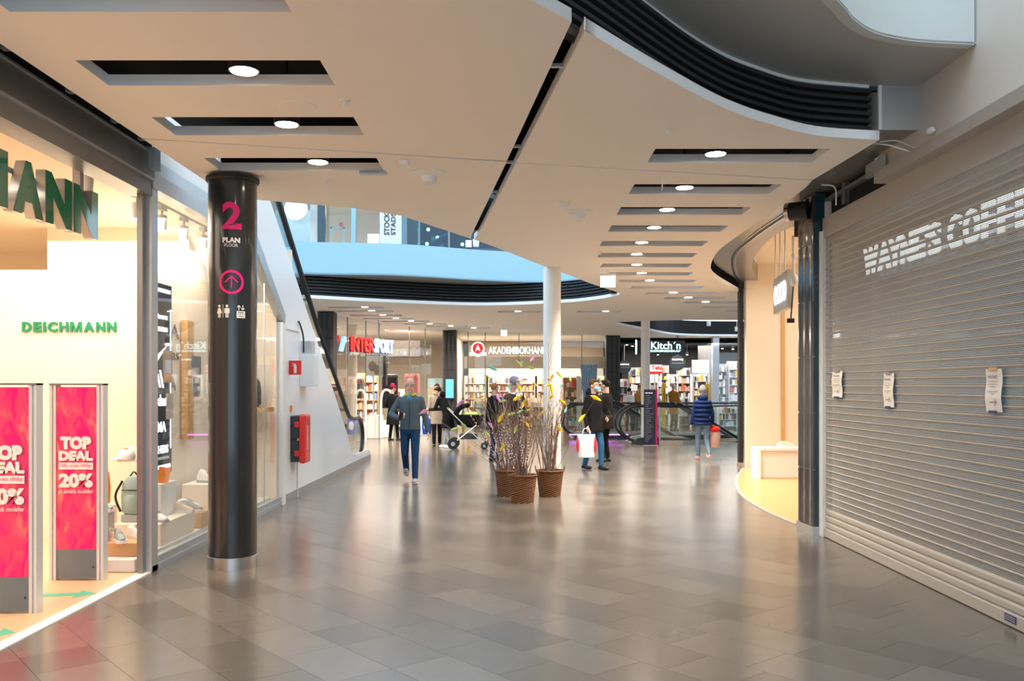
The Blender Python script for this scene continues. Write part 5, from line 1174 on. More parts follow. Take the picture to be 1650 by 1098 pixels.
for k in range(8):
    a, b = 1.9 + k * 1.35, 1.9 + (k + 1) * 1.35; bm = NB(); box(bm, a + .01, 30, .1, b - .01, 30.012, 1.0); mk('pane', bm, 'balglass', rt)
bm = NB(); tube(bm, [(1.9, 30, 1.05), (12.7, 30, 1.05)], .03, 8); mk('handrail', bm, 'rubber', rt)
bm = NB(); box(bm, 1.9, 29.97, 0, 12.7, 30.03, .1); mk('base_strip', bm, 'steel', rt)
D = 24.5; x0, x1 = (1038 - CX) * D / F, (1056.5 - CX) * D / F
t = thing('directory_board', 'dark blue shop directory board with magenta side edge', 'directory', ((x0 + x1) / 2, D, 0)); dm('navy', (.012, .02, .05), .18); dm('magenta', (.45, .01, .12), .4)
bm = NB(); box(bm, x0, D, 0.02, x1, D + .10, 1.53); mk('panel', bm, 'navy', t); bm = NB(); box(bm, x1, D, .02, x1 + .05, D + .10, 1.53); mk('side_edge', bm, 'magenta', t); bm = NB(); box(bm, x0 - .02, D - .03, 0, x1 + .07, D + .13, .02); mk('foot', bm, 'steel', t)
text('directory_heading', 'HÄR ÄR DU', (x0 + .03, D - .002, 1.42), (1, 0, 0), UZ, .2, .03, 'signwhite', t, .002, .01)
G = Goods(); rr = random.Random(3)
for k in range(26):
    z = 1.36 - k * .05
    G.box(x0 + .03, D - .003, z, x0 + .03 + rr.uniform(.08, .22), D - .0005, z + .010, (.25, .28, .32))
G.build('directory_lines', t)

# ================================================================== UPPER FLOOR (seen above the gallery)
g = struct('wall_upper_floor'); D = 25.4
def up(nm, xa, xb, m, y=D, z0=4.34, z1=7.7, th=.12):
    a, b = (xa - CX) * y / F, (xb - CX) * y / F; bm = NB(); box(bm, a, y, z0, b, y + th, z1); return mk(nm, bm, m, g)
bm = NB(); box(bm, -12, 32, 4.34, 8, 32.1, 7.8); mk('inner_wall', bm, 'cream2', g)
bm = NB(); box(bm, -12, 25.3, 7.7, 8, 32, 7.8); mk('upper_ceiling', bm, 'cream2', g)
bm = NB(); box(bm, -12, 25, 4.2, 8, 32, 4.34); mk('upper_slab', bm, 'soffit', g)
up('tiled_column', 511.5, 524, 'tealdark', D - .3); up('frame_post', 500, 511, 'wallwhite', D); up('frame_post', 566, 573, 'balcony', D - .1); up('frame_post', 647.5, 655, 'balcony', D - .2); up('tiled_column', 656, 673, 'tealdark', D - .4); up('frame_post', 674, 676.5, 'balcony', D - .1)
up('frame_post', 722, 725, 'fasciagrey', D - .1)
wn = struct('window_6')
for a, b, m in ((300, 500, 'glass'), (524, 566, 'glass'), (573, 647, 'glass'), (677, 722, 'blueglass'), (725, 770, 'blueglass'), (770, 830, 'blueglass')):
    aa, b2 = (a - CX) * D / F, (b - CX) * D / F; bm = NB(); box(bm, aa, D, 4.4, b2, D + .015, 7.7); mk('pane', bm, m, wn)
bm = NB(); box(bm, (677 - CX) * 27 / F, 27, 4.34, (900 - CX) * 27 / F, 27.1, 7.7); struct('wall_upper_dark', bm, 'tealdark')
bm = NB(); box(bm, -7.5, 28.5, 4.34, -5.9, 28.6, 7.7); struct('wall_upper_pale', bm, 'balcony')
c = fd(477, 337, 25.1); t = thing('upper_sign', 'bright white oval lit sign on the upper floor beside escalator', 'sign', c); bm = NB(); tube(bm, [c, c + Vector((0, -.08, 0))], .3, 24); mk('lit_face', bm, 'exitlit', t); bm = NB(); tube(bm, [c + Vector((0, .0, 0)), c + Vector((0, .04, 0))], .33, 24); mk('rim', bm, 'alu', t)
# vertical banner with lettering
a = fd(612, 398, 25.0); b = fd(647, 330, 25.0); t = thing('vertical_banner', 'white upper floor banner with dark vertical lettering', 'banner', ((a.x + b.x) / 2, 25, 4.34)); bm = NB(); box(bm, a.x, 25.0, 4.34, b.x, 25.05, 7.4); mk('banner_panel', bm, 'wallwhite', t)
k = 25.0 / F
text('banner_lettering', 'STOCKHOLMS', ((627.5 - CX) * k, 24.995, fd(0, 379, 25).z), (0, 0, 1), (-1, 0, 0), 1.25, 8.5 * k, 'darkplastic', t, .006, .02)
text('banner_lettering', 'STADSMISSION', ((637.5 - CX) * k, 24.995, fd(0, 379, 25).z), (0, 0, 1), (-1, 0, 0), 1.4, 7.5 * k, 'darkplastic', t, .006, .02)
# shelf frame and tag upstairs
t = thing('entrance_gate', 'white metal gate frame on the upper floor with red tag', 'gate', fd(542, 380, 26.5)); a = fd(532, 392, 26.5); b = fd(555, 366, 26.5); bm = NB(); box(bm, a.x, 26.5, 4.34, a.x + .05, 26.55, b.z); box(bm, b.x - .05, 26.5, 4.34, b.x, 26.55, b.z); box(bm, a.x, 26.5, b.z - .05, b.x, 26.55, b.z); mk('frame', bm, 'balcony', t)
bm = NB(); c = fd(549, 362, 26.4); box(bm, c.x - .05, 26.4, c.z - .05, c.x + .06, 26.45, c.z + .06); mk('tag', bm, 'red', t)
t = thing('upper_counter', 'white counter with pale screen on the upper floor', 'counter', fd(600, 385, 28)); bm = NB(); a = fd(592, 396, 28); b = fd(611, 377, 28); box(bm, a.x, 28, 4.34, b.x, 28.4, b.z); mk('counter_body', bm, 'white', t); bm = NB(); box(bm, a.x + .05, 27.95, b.z - .35, b.x - .05, 27.99, b.z - .02); mk('front_panel', bm, 'exitlit', t)
for i, (px_, py_) in enumerate(((705, 383), (688, 393), (745, 394), (690, 370))):
    c = fd(px_, py_, 26.2); t = thing('pendant_light', 'small warm pendant light behind the blue upper glass', 'ceiling light', c, 0, 'pendant lights behind the upper blue glass'); bm = NB(); ell(bm, c, .05, .05, .05); mk('bulb', bm, 'lampsmall', t); bm = NB(); tube(bm, [c, (c.x, c.y, 7.7)], .006, 5); mk('cord', bm, 'black', t)
bm = NB(); a = fd(695, 391, 25.9); b = fd(722, 376, 25.9); tube(bm, [(a.x, 25.9, a.z), (b.x, 25.9, b.z)], .03, 6); tag(mk('brace_rail', bm, 'balcony'), 'slanting pale stair rail behind the blue upper glass', 'rail')
for i, (px_, w, m, lab) in enumerate(((755, 10, 'exitlit', 'small white box with print standing on the upper parapet'), (767, 11, 'white', 'round white planter standing on the upper parapet'))):
    c = fd(px_, 400, 20.35); bm = NB()
    if i: lathe(bm, [(.06, 4.78), (.075, 4.95), (.06, 4.95)], (c.x, 20.38, 0), 16)
    else: box(bm, c.x - .065, 20.34, 4.78, c.x + .065, 20.42, 4.92)
    tag(mk('planter' if i else 'small_box', bm, m), lab, 'planter' if i else 'box')

# ================================================================== BASKETS OF TWIGS
def twigpts(b, tip, bow, R_):
    b, tip = Vector(b), Vector(tip); mid = b.lerp(tip, .5) + Vector((R_.uniform(-.04, .04), R_.uniform(-.04, .04), 0)) + Vector((bow * (tip.x - b.x), bow * (tip.y - b.y), .10 * (tip - b).length * (-bow)))
    pts = []
    for i in range(9):
        t = i / 8; p = b * (1 - t) ** 2 + mid * 2 * t * (1 - t) + tip * t * t
        pts.append(p + Vector((R_.uniform(-1, 1), R_.uniform(-1, 1), 0)) * .008 * (0 if i == 0 else 1))
    return pts
def feather(parent, p, d, L, m):
    bm = NB(); d = d.normalized(); s = d.cross(Vector((0, 1, .2))).normalized(); n = s.cross(d); R_ = random.Random(int(p.x * 1e4)); prev = None
    for i in range(7):
        t = i / 6; w = L * .17 * math.sin(PI * min(1, t * .9 + .08)) * R_.uniform(.8, 1.15); c = p + d * (L * t) + n * (.02 * math.sin(t * 3))
        r_ = [bm.verts.new(c - s * w + n * .004), bm.verts.new(c + n * -.003), bm.verts.new(c + s * w + n * .004), bm.verts.new(c + n * .006)]
        if prev: bridge(bm, prev, r_)
        prev = r_
    return mk('feather', bm, m, parent)
for k, c in (('fyellow', (.85, .60, .01)), ('fgreen', (.55, .70, .22)), ('fteal', (.20, .62, .52)), ('fpurple', (.62, .28, .62)), ('fpink', (.85, .35, .50)), ('folive', (.55, .52, .08))): dm(k, c, .7)
feats = {0: [(754, 724, 'fyellow', 1), (683, 664, 'fpink', 1.4), (734, 692, 'fgreen', 1.2), (748, 688, 'fgreen', 1.3), (742, 650, 'fpurple', 1.3), (757, 642, 'fpurple', 1), (790, 686, 'fpurple', 1), (794, 594, 'fteal', 1.2), (810, 647, 'fgreen', 1), (802, 641, 'fpurple', 1.2), (786, 608, 'folive', .8), (775, 640, 'folive', .9), (770, 665, 'fgreen', 1), (785, 700, 'fgreen', .9), (820, 624, 'fteal', .9)],
         1: [(807, 674, 'fyellow', 1.3), (810, 722, 'fyellow', 1), (834, 642, 'fyellow', 1.3), (843, 652, 'fyellow', 1.2), (848, 684, 'fyellow', 1.1), (836, 624, 'fyellow', 1.1), (831, 692, 'fgreen', 1.1), (836, 586, 'folive', 1.1), (841, 585, 'fteal', .9), (859, 578, 'fpurple', 1), (855, 593, 'folive', 1), (824, 668, 'fgreen', 1), (852, 662, 'folive', 1), (862, 620, 'folive', .8), (876, 665, 'fyellow', .8), (838, 664, 'fteal', 1), (846, 612, 'fpink', .8)],
         2: [(889, 627, 'fyellow', 1.3), (938, 674, 'fyellow', 1.3), (960, 642, 'fyellow', 1.4), (902, 692, 'fyellow', 1.1), (906, 648, 'fyellow', 1.1), (901, 604, 'folive', 1.1), (889, 609, 'fyellow', 1), (884, 621, 'fyellow', .9), (887, 641, 'fyellow', .9), (912, 660, 'fteal', .9), (905, 622, 'fteal', .8), (886, 613, 'fpink', .9), (918, 610, 'folive', .8)]}
bas = [(819, 13.35, 'left', 'wicker basket at back left, partly hidden by the middle basket'), (842, 12.62, 'middle', 'wicker basket in front, middle one of the three twig baskets'), (886, 13.30, 'right', 'wicker basket at right in front of the round column')]
for i, (pxc, D, nm, lab) in enumerate(bas):
    cx_ = (pxc - CX) * D / F; t = thing('wicker_basket', lab, 'basket', (cx_, D, 0)); bm = NB(); n = 44; m_ = 24; prev = None; H = .375
    for j in range(m_ + 1):
        z = H * j / m_; r0 = .155 + .045 * j / m_; rr_ = []
        for k in range(n):
            a = 2 * PI * k / n; d = .005 * (1 if (j + k // 2) % 2 else -1); rr_.append(bm.verts.new((cx_ + (r0 + d) * math.cos(a), D + (r0 + d) * math.sin(a), z)))
        if prev: bridge(bm, prev, rr_)
        else: bm.faces.new(rr_[::-1])
        prev = rr_
    inn = ring(bm, Vector((cx_, D, H)), Vector((.175, 0, 0)), Vector((0, .175, 0)), n); bridge(bm, prev, inn); i2 = ring(bm, Vector((cx_, D, H - .08)), Vector((.165, 0, 0)), Vector((0, .165, 0)), n); bridge(bm, inn, i2); bm.faces.new(i2)
    mk('basket_body', bm, 'wicker', t)
    bm = NB(); tube(bm, [(cx_ + .203 * math.cos(a * PI / 16), D + .203 * math.sin(a * PI / 16), H + .004 * (a % 2)) for a in range(33)], .014, 6); mk('rim', bm, 'wicker', t)
    for sg in (-1, 1):
        bm = NB(); tube(bm, smoothpts([(cx_ + sg * .205, D - .05, H), (cx_ + sg * .215, D - .03, H + .06), (cx_ + sg * .215, D + .03, H + .06), (cx_ + sg * .205, D + .05, H)], 4), .009, 6); mk('handle', bm, 'wicker', t)
    T = thing('twig_bunch', 'bunch of bare twigs with feathers standing in the %s basket' % nm, 'twigs', (cx_, D, .32)); R_ = random.Random(50 + i)
    heights = {0: (1.0, 1.65), 1: (1.1, 1.75), 2: (1.0, 1.75)}[i]; spread = {0: .85, 1: .60, 2: .48}[i]
    cat = NB()
    for k in range(32):
        a = R_.uniform(0, 2 * PI); q = R_.uniform(0, .13); b = Vector((cx_ + q * math.cos(a), D + q * math.sin(a), .30)); h = R_.uniform(*heights); sp = R_.uniform(.05, 1) * spread * h / 1.6
        if i == 0 and math.cos(a) > 0: sp *= .4
        tip = Vector((cx_ + sp * math.cos(a), D + sp * math.sin(a) * .8, h)); pts = twigpts(b, tip, -.07, R_); m = 'twig' if R_.random() < .6 else 'twiggrey'
        bm = NB(); tube(bm, pts, [.0065 - .0045 * j / 8 for j in range(9)], 5)
        for q_ in range(R_.randint(2, 4)):
            j = R_.randint(3, 6); dd = Vector((R_.uniform(-.2, .2), R_.uniform(-.15, .15), R_.uniform(.18, .42))); tube(bm, [pts[j], pts[j] + dd * .5 + Vector((0, 0, -.02)), pts[j] + dd], [.0035, .0028, .0014], 4)
        mk('twig', bm, m, T)
        if (i == 0 and k % 2 == 0) or (i == 1 and k % 5 == 0):
            for j in range(2, 6):
                for z in range(3):
                    p = pts[j].lerp(pts[j + 1], z / 3) + Vector((R_.uniform(-.012, .012), -.006, 0)); ell(cat, p, .007, .007, .012, 5, 4)
    if i < 2: mk('catkins', cat, 'catkin', T, kind='stuff')
    else: cat.free()
    for k, (fx_, fy_, fm, fs) in enumerate(feats[i]):
        DD = D + R_.uniform(-.25, .25) * (1 if abs(fx_ - pxc) < 50 else .3); p = fd(fx_, fy_, DD); b = Vector((cx_ + R_.uniform(-.08, .08), D + R_.uniform(-.08, .08), .30))
        bm = NB(); tube(bm, twigpts(b, p, -.12, R_), [.005 - .0034 * j / 8 for j in range(9)], 5); tw = mk('twig', bm, 'twiggrey' if k % 2 else 'twig', T)
        dr = Vector((R_.uniform(-1, 1), R_.uniform(-.3, .3), R_.uniform(-.6, .9))); dr.normalize(); feather(tw, p - dr * .06 * fs, dr, .125 * fs, fm)
    if i == 2:
        for a_, b_ in (((889, 550), (893, 600)),):
            tip = fd(884, 553, 13.2); bm = NB(); tube(bm, twigpts((cx_, D, .3), tip, -.05, R_), [.006 - .004 * j / 8 for j in range(9)], 5)
            for q_ in range(3):
                p = Vector((cx_, D, .3)).lerp(tip, .8 + q_ * .05); tube(bm, [p, p + Vector((.06, 0, .2))], [.003, .0015], 4)
            mk('twig', bm, 'twig', T)

# ================================================================== PEOPLE
def ik(a, b, l1, l2, pole):
    a, b, pole = Vector(a), Vector(b), Vector(pole); d = b - a; L = min(d.length, (l1 + l2) * .999); d.normalize(); b = a + d * L
    x = (l1 * l1 - l2 * l2 + L * L) / (2 * L); h = math.sqrt(max(l1 * l1 - x * x, 0)); p = (pole - d * pole.dot(d)).normalized(); return a + d * x + p * h, b
def loft(bm, rings, n=18):
    prev = None
    for (c, rx, ry) in rings:
        rr_ = ring(bm, Vector(c), Vector((rx, 0, 0)), Vector((0, ry, 0)), n)
        if prev: bridge(bm, prev, rr_)
        else: bm.faces.new(rr_[::-1])
        prev = rr_
    bm.faces.new(prev)
def rem(o, v, sm=4):
    r = o.modifiers.new('remesh', 'REMESH'); r.mode = 'VOXEL'; r.voxel_size = v; r.use_smooth_shade = True
    s = o.modifiers.new('smooth', 'SMOOTH'); s.iterations = sm; s.factor = .5; return o
def hand(bm, w, d, palm, s, curl):
    # w wrist, d direction of hand, palm: palm normal; five fingers
    d = Vector(d).normalized(); palm = Vector(palm); palm = (palm - d * palm.dot(d)).normalized(); side = d.cross(palm); w = Vector(w)
    ell(bm, w + d * .045 * s, .024 * s, .024 * s, .024 * s, 8, 6)
    for k in range(4):
        o = side * (-.027 + k * .018) * s; limb(bm, w + d * .01 * s + o * .6, w + d * .08 * s + o, .013 * s, .012 * s, 6)
        L = (.065, .075, .07, .055)[k] * s; p0 = w + d * .085 * s + o; c = curl; p1 = p0 + (d * math.cos(c) + palm * math.sin(c)) * L * .5; p2 = p1 + (d * math.cos(c * 2.2) + palm * math.sin(c * 2.2)) * L * .5
        limb(bm, p0, p1, .0095 * s, .009 * s, 6); limb(bm, p1, p2, .009 * s, .0075 * s, 6)
    p0 = w + d * .025 * s - side * .025 * s; p1 = p0 + (d * .6 - side * .6 + palm * .4).normalized() * .038 * s; p2 = p1 + (d * .8 - side * .1 + palm * .5).normalized() * .03 * s
    limb(bm, p0, p1, .012 * s, .010 * s, 6); limb(bm, p1, p2, .010 * s, .008 * s, 6)
skinm = {}
def person(lab, x, y, rz, H, pose, top, legs, hair, shoes='black', coat=0, vox=.012, skin='skin', style='short', beard=False, glasses=False, mask=False, hat=None, scarf=None, hood=False, collar=None, female=False, hem=.86, grp=None):
    """pose: lean (forward), fl/fr foot (x,y,z), hl/hr hand (x,y,z) for body height 1.75, head_yaw, head_pitch; figure faces -Y"""
    s = H / 1.75; t = thing('person', lab, 'person', (x, y, 0), rz, grp); lean = pose.get('lean', 0)
    def L(x_, y_, z_):   # lean the upper body forward about the hip
        zz = z_ - .92
        if zz > 0: y_, zz = y_ * math.cos(lean) - zz * math.sin(lean), zz * math.cos(lean) + y_ * math.sin(lean)
        return Vector((x_, y_, .92 + zz)) * s
    V = lambda p: Vector(p) * s
    sh = .160 if female else .178
    hipL, hipR = V((.085, 0, .90)), V((-.085, 0, .90)); fl, fr = V(pose.get('fl', (.10, 0, .07))), V(pose.get('fr', (-.10, 0, .07)))
    kl, fl = ik(hipL, fl, .42 * s, .42 * s, (0, -1, 0)); kr, fr = ik(hipR, fr, .42 * s, .42 * s, (0, -1, 0))
    sl, sr = L(sh, .0, 1.385), L(-sh, .0, 1.385); hl, hr = pose.get('hl', (.27, -.03, .80)), pose.get('hr', (-.27, -.03, .80)); hl, hr = V(hl), V(hr)
    el, hl = ik(sl, hl, .29 * s, .26 * s, pose.get('pl', (.35, 1, -.2))); er, hr = ik(sr, hr, .29 * s, .26 * s, pose.get('pr', (-.35, 1, -.2)))
    hd = L(0, -.015, 1.635); yaw, pit = pose.get('yaw', 0), pose.get('pitch', 0); HR = Matrix.Rotation(yaw, 3, 'Z') @ Matrix.Rotation(-pit + 0, 3, 'X') @ Matrix.Identity(3)
    HR = Matrix.Rotation(yaw, 3, 'Z') @ Matrix.Rotation(pit, 3, 'X')
    # --- body: one continuous skin surface
    bm = NB(); hp = lambda a, b, c: hd + HR @ (Vector((a, b, c)) * s * 1.06)
    ell(bm, hp(0, .012, .02), .073 * s, .092 * s, .098 * s, 16, 12, HR); ell(bm, hp(0, -.028, -.045), .052 * s, .056 * s, .068 * s, 14, 10, HR); ell(bm, hp(0, -.09, -.015), .012 * s, .018 * s, .026 * s, 8, 8, HR)
    ell(bm, hp(0, -.078, -.058), .024 * s, .010 * s, .010 * s, 8, 6, HR); ell(bm, hp(0, -.06, -.10), .022 * s, .018 * s, .014 * s, 8, 6, HR)
    for q in (-1, 1): ell(bm, hp(q * .075, .012, -.012), .012 * s, .02 * s, .032 * s, 8, 6, HR)
    limb(bm, L(0, .02, 1.44), hp(0, .03, -.06), .058 * s, .054 * s)
    loft(bm, [(L(0, .0, 1.46), .08 * s, .06 * s), (L(0, .0, 1.40), .16 * s, .09 * s), (L(0, 0, 1.2), .14 * s, .10 * s), (L(0, 0, 1.02), .125 * s, .09 * s), (L(0, 0, .90), .14 * s, .10 * s), (V((0, 0, .84)), .12 * s, .09 * s)])
    for a, b, c in ((sl, el, hl), (sr, er, hr)): limb(bm, a, b, .045 * s, .036 * s); limb(bm, b, c, .036 * s, .026 * s)
    for a, b, c in ((hipL, kl, fl), (hipR, kr, fr)): limb(bm, a, b, .075 * s, .05 * s); limb(bm, b, c, .05 * s, .035 * s); limb(bm, c, c + Vector((0, -.05, -.03)) * s, .032 * s, .024 * s)
    hand(bm, hl, pose.get('dl', (hl - el)), pose.get('nl', (-1, 0, 0)), s, pose.get('cl', .45)); hand(bm, hr, pose.get('dr', (hr - er)), pose.get('nr', (1, 0, 0)), s, pose.get('cr', .45))
    rem(mk('body', bm, skin, t, w=0), min(vox, .0075 if vox <= .012 else .010), 2)
    # eyes, hair
    for q in (-1, 1):
        bm = NB(); ell(bm, hp(q * .03, -.074, .008), .012 * s, .008 * s, .007 * s, 8, 6, HR); mk('eye', bm, 'white', t, w=0)
        bm = NB(); ell(bm, hp(q * .03, -.081, .008), .006 * s, .003 * s, .006 * s, 8, 6, HR); mk('pupil', bm, 'black', t, w=0)
        if style != 'bald':
            bm = NB(); ell(bm, hp(q * .031, -.078, .028), .018 * s, .005 * s, .004 * s, 8, 6, HR); mk('eyebrow', bm, hair, t, w=0)
    if style in ('short', 'long', 'bald'):
        bm = NB()
        if style == 'bald': ell(bm, hp(0, .04, -.005), .080 * s, .07 * s, .055 * s, 14, 8, HR)
        else:
            ell(bm, hp(0, .026, .038), .083 * s, .092 * s, .094 * s, 16, 10, HR)
            ell(bm, hp(0, -.045, .085), .06 * s, .04 * s, .03 * s, 12, 8, HR)
        if style == 'long': ell(bm, hp(0, .055, -.06), .085 * s, .05 * s, .12 * s, 14, 8, HR)
        rem(mk('hair', bm, hair, t, w=0), .010, 3)
    if hat:
        bm = NB(); ell(bm, hp(0, .018, .045), .094 * s, .106 * s, .09 * s, 16, 10, HR)
        if hat[1] == 'cap': ell(bm, hp(0, -.09, .045), .065 * s, .065 * s, .014 * s, 14, 6, HR)
        if hat[1] == 'beanie': ell(bm, hp(0, .02, .085), .07 * s, .08 * s, .085 * s, 14, 8, HR); ell(bm, hp(0, .015, .02), .097 * s, .110 * s, .03 * s, 16, 6, HR)
        rem(mk('hat', bm, hat[0], t, w=0), .010, 3)
    if glasses:
        bm = NB()
        for q in (-1, 1): tube(bm, [hp(q * .031 + .022 * math.cos(a * PI / 5), -.092, .008 + .017 * math.sin(a * PI / 5)) for a in range(11)], .0025, 4); tube(bm, [hp(q * .055, -.09, .01), hp(q * .08, .01, .01)], .0025, 4)
        mk('glasses', bm, 'black', t, w=0)
    if mask:
        bm = NB(); ell(bm, hp(0, -.052, -.05), .056 * s, .052 * s, .050 * s, 14, 10, HR); mk('face_mask', bm, 'maskblue', t, w=0, smooth=True)
    # trousers
    bm = NB(); loft(bm, [(L(0, 0, 1.02), .15 * s, .11 * s), (V((0, 0, .93)), .168 * s, .125 * s), (V((0, .005, .86)), .168 * s, .13 * s), (V((0, .005, .80)), .15 * s, .11 * s)])
    for a, b, c in ((hipL, kl, fl), (hipR, kr, fr)): limb(bm, a, b, .092 * s, .066 * s); limb(bm, b, c.lerp(b, .06), .064 * s, .052 * s)
    rem(mk('trousers', bm, legs, t, w=0), vox)
    for c, k_, nm_ in ((fl, kl, 'l'), (fr, kr, 'r')):
        bm = NB(); dn = Vector((0, -1, 0)); tilt = pose.get('tilt' + nm_, 0); Rt = Matrix.Rotation(tilt, 3, 'X')
        f = lambda a, b, z: c + Rt @ (Vector((a, b, z)) * s)
        limb(bm, f(0, .02, -.02), f(0, -.04, -.03), .045 * s, .042 * s); ell(bm, f(0, -.10, -.040), .048 * s, .090 * s, .036 * s, 12, 8, Rt); ell(bm, f(0, .03, -.035), .04 * s, .05 * s, .036 * s, 12, 8, Rt)
        so = rem(mk('shoe', bm, shoes, t, w=0), .010, 2)
        bm = NB(); ell(bm, f(0, -.055, -.062), .050 * s, .13 * s, .012 * s, 14, 6, Rt); mk('shoe_sole', bm, 'white' if shoes != 'black' else 'rubber', so, w=0)
    # top garment
    bm = NB(); k = 1.0 if female else 1.05
    R1 = [(L(0, .012, 1.475), .085 * s, .075 * s), (L(0, .01, 1.445), .115 * s * k, .09 * s), (L(0, .0, 1.39), .172 * s * k, .115 * s), (L(0, .0, 1.34), .185 * s * k * .98, .125 * s), (L(0, 0, 1.25), .175 * s * k, .135 * s), (L(0, 0, 1.08), .16 * s * k, .13 * s), (L(0, 0, .95), .165 * s * k, .135 * s)]
    if coat: R1 += [(V((0, .0, .90)), .18 * s * k, .145 * s), (V((0, .0, coat)), (.20 + (.9 - coat) * .08) * s * k, (.16 + (.9 - coat) * .08) * s)]
    else: R1 += [(V((0, 0, hem)), .17 * s * k, .135 * s)]
    loft(bm, R1, 20)
    for a, b, c in ((sl, el, hl), (sr, er, hr)): limb(bm, a, b, .062 * s, .052 * s); limb(bm, b, c.lerp(b, .06), .052 * s, .040 * s)
    if hood: ell(bm, L(0, .09, 1.50), .12 * s, .08 * s, .09 * s, 14, 10)
    tp = rem(mk('coat' if coat else 'jacket', bm, top, t, w=0), vox)
    if collar:
        bm = NB(); tube(bm, [L(.085 * math.cos(a * PI / 8), -.005 + .075 * math.sin(a * PI / 8), 1.475 + .015 * math.sin(a * PI / 8)) for a in range(-3, 12)], .018 * s, 6); mk('collar', bm, collar, t, w=0)
        bm = NB(); ell(bm, L(0, -.105, 1.405), .040 * s, .045 * s, .075 * s, 12, 8); mk('shirt_front', bm, 'shirtblue' if collar == 'lime' else collar, t, w=0, smooth=True)
    if scarf:
        bm = NB(); tube(bm, [L(.088 * math.cos(a * PI / 8), -.01 + .085 * math.sin(a * PI / 8), 1.49) for a in range(17)], .045 * s, 8); mk('scarf', bm, scarf, t, w=0, smooth=True)
    return dict(t=t, hl=hl, hr=hr, L=L, s=s, tp=tp, hd=hd)
for k, c, r in (('jackblue', (.085, .115, .135), .8), ('jeans', (.015, .05, .12), .85), ('jeans2', (.03, .12, .24), .85), ('jeanslight', (.16, .24, .32), .85), ('coatblack', (.010, .010, .012), .85), ('coatbeige', (.36, .31, .25), .9), ('scarfgrey', (.42, .38, .33), .9), ('burgundy', (.16, .01, .04), .9), ('hairgrey', (.45, .42, .40), .8), ('hairbrown', (.10, .045, .02), .7), ('hairdark', (.02, .014, .012), .7), ('hairginger', (.30, .13, .05), .8), ('lime', (.45, .55, .03), .7), ('shirtblue', (.10, .25, .36), .8), ('maskblue', (.25, .62, .80), .8), ('navypuff', (.012, .03, .12), .5), ('ochre', (.38, .16, .03), .85), ('capgrey', (.20, .21, .24), .9), ('bagwhite', (.80, .80, .80), .5), ('bagpink', (.60, .35, .30), .7), ('shoepink', (.75, .35, .32), .6), ('shoegr', (.35, .35, .33), .7), ('blueplastic', (.02, .08, .5), .4), ('greytrouser', (.35, .36, .38), .9), ('leather', (.02, .017, .013), .35)): dm(k, c, r, noise=.08, nscale=14, spec=.12)
def atp(px_, py_): p = fz(px_, py_); return p.x, p.y
# 1 walking man
x, y = (661 - CX) * 15.2 / F, 15.2
P = person('walking man in grey blue jacket with lime collar and jeans, holding phone', x, y, .0, 1.76, dict(fl=(.10, -.16, .075), fr=(-.09, .26, .16), tiltr=-.5, hr=(-.15, -.26, 1.08), hl=(.30, .02, .82), pr=(-.9, .4, -.5), dr=(.5, -.6, .35), nr=(.3, .5, .8), cr=.6, pitch=.1), 'jackblue', 'jeans', 'hairgrey', shoes='shoegr', vox=.011, style='bald', glasses=True, collar='lime', hem=.88)
bm = NB(); L = P['L']; tube(bm, [L(0, -.15, 1.40), L(0, -.157, 1.2), L(0, -.15, 1.0), L(0, -.155, .90)], .005, 4); mk('zip', bm, 'black', P['t'], w=0)
c = P['hr'] + Vector((.035, -.075, .045)); t = thing('phone', 'dark phone in the right hand of the walking man', 'phone', (x + c.x, y + c.y, c.z)); bm = NB(); obox(bm, (x + c.x, y + c.y, c.z), (.9, -.3, -.2), (.2, -.4, .9), .036, .07, .008); mk('phone_body', bm, 'black', t)
bm = NB(); obox(bm, (x + c.x + .0, y + c.y + .004, c.z), (.9, -.3, -.2), (.2, -.4, .9), .031, .064, -.001); mk('screen', bm, 'darkplastic', t)
# 2 burgundy beanie
x, y = atp(633, 710.5); person('person in long black coat and burgundy hat seen from behind', x, y, 2.6, 1.66, dict(fl=(.08, .05, .07), fr=(-.1, -.12, .07), hl=(.2, -.2, 1.0), hr=(-.2, -.2, 1.0), yaw=-.4), 'coatblack', 'coatblack', 'hairdark', coat=.50, vox=.016, female=True, hat=('burgundy', 'beanie'), style='short')
# 3 beige coat
x, y = atp(704, 719); P = person('woman in beige coat and grey scarf facing camera with blue bag', x, y, .1, 1.68, dict(fl=(.08, .1, .07), fr=(-.08, -.1, .07), hr=(-.26, -.04, .82)), 'coatbeige', 'coatblack', 'hairbrown', coat=.62, vox=.014, female=True, style='long', scarf='scarfgrey')
def bag(lab, x, y, z, w, h, d, m, hm, flare=1.0, taper=1.15):
    t = thing('bag', lab, 'bag', (x, y, z - h)); bm = NB(); loft(bm, [((x, y, z - h), w / 2 * .85, d / 2), ((x, y, z - h * .5), w / 2 * flare, d / 2 * 1.2), ((x, y, z - .04), w / 2 * flare * .95, d / 2), ((x, y, z), w / 2 * .8, d / 4)], 14); mk('bag_body', bm, m, t, smooth=True)
    for q in (-1, 1):
        bm = NB(); tube(bm, smoothpts([(x - w * .22, y + q * d * .2, z - .01), (x - w * .12, y + q * d * .1, z + .10), (x + w * .12, y + q * d * .1, z + .10), (x + w * .22, y + q * d * .2, z - .01)], 4), .007, 5); mk('handle', bm, hm, t)
    return t
bag('blue and white plastic carrier bag held by the beige coat woman', x - .27, y - .08, .74, .26, .42, .12, 'blueplastic', 'blueplastic'); 
c = Vector((x - .27, y - .15, .55)); bm = NB(); ell(bm, c, .07, .012, .12); mk('bag_print', bm, 'white', bpy.data.objects['bag'])
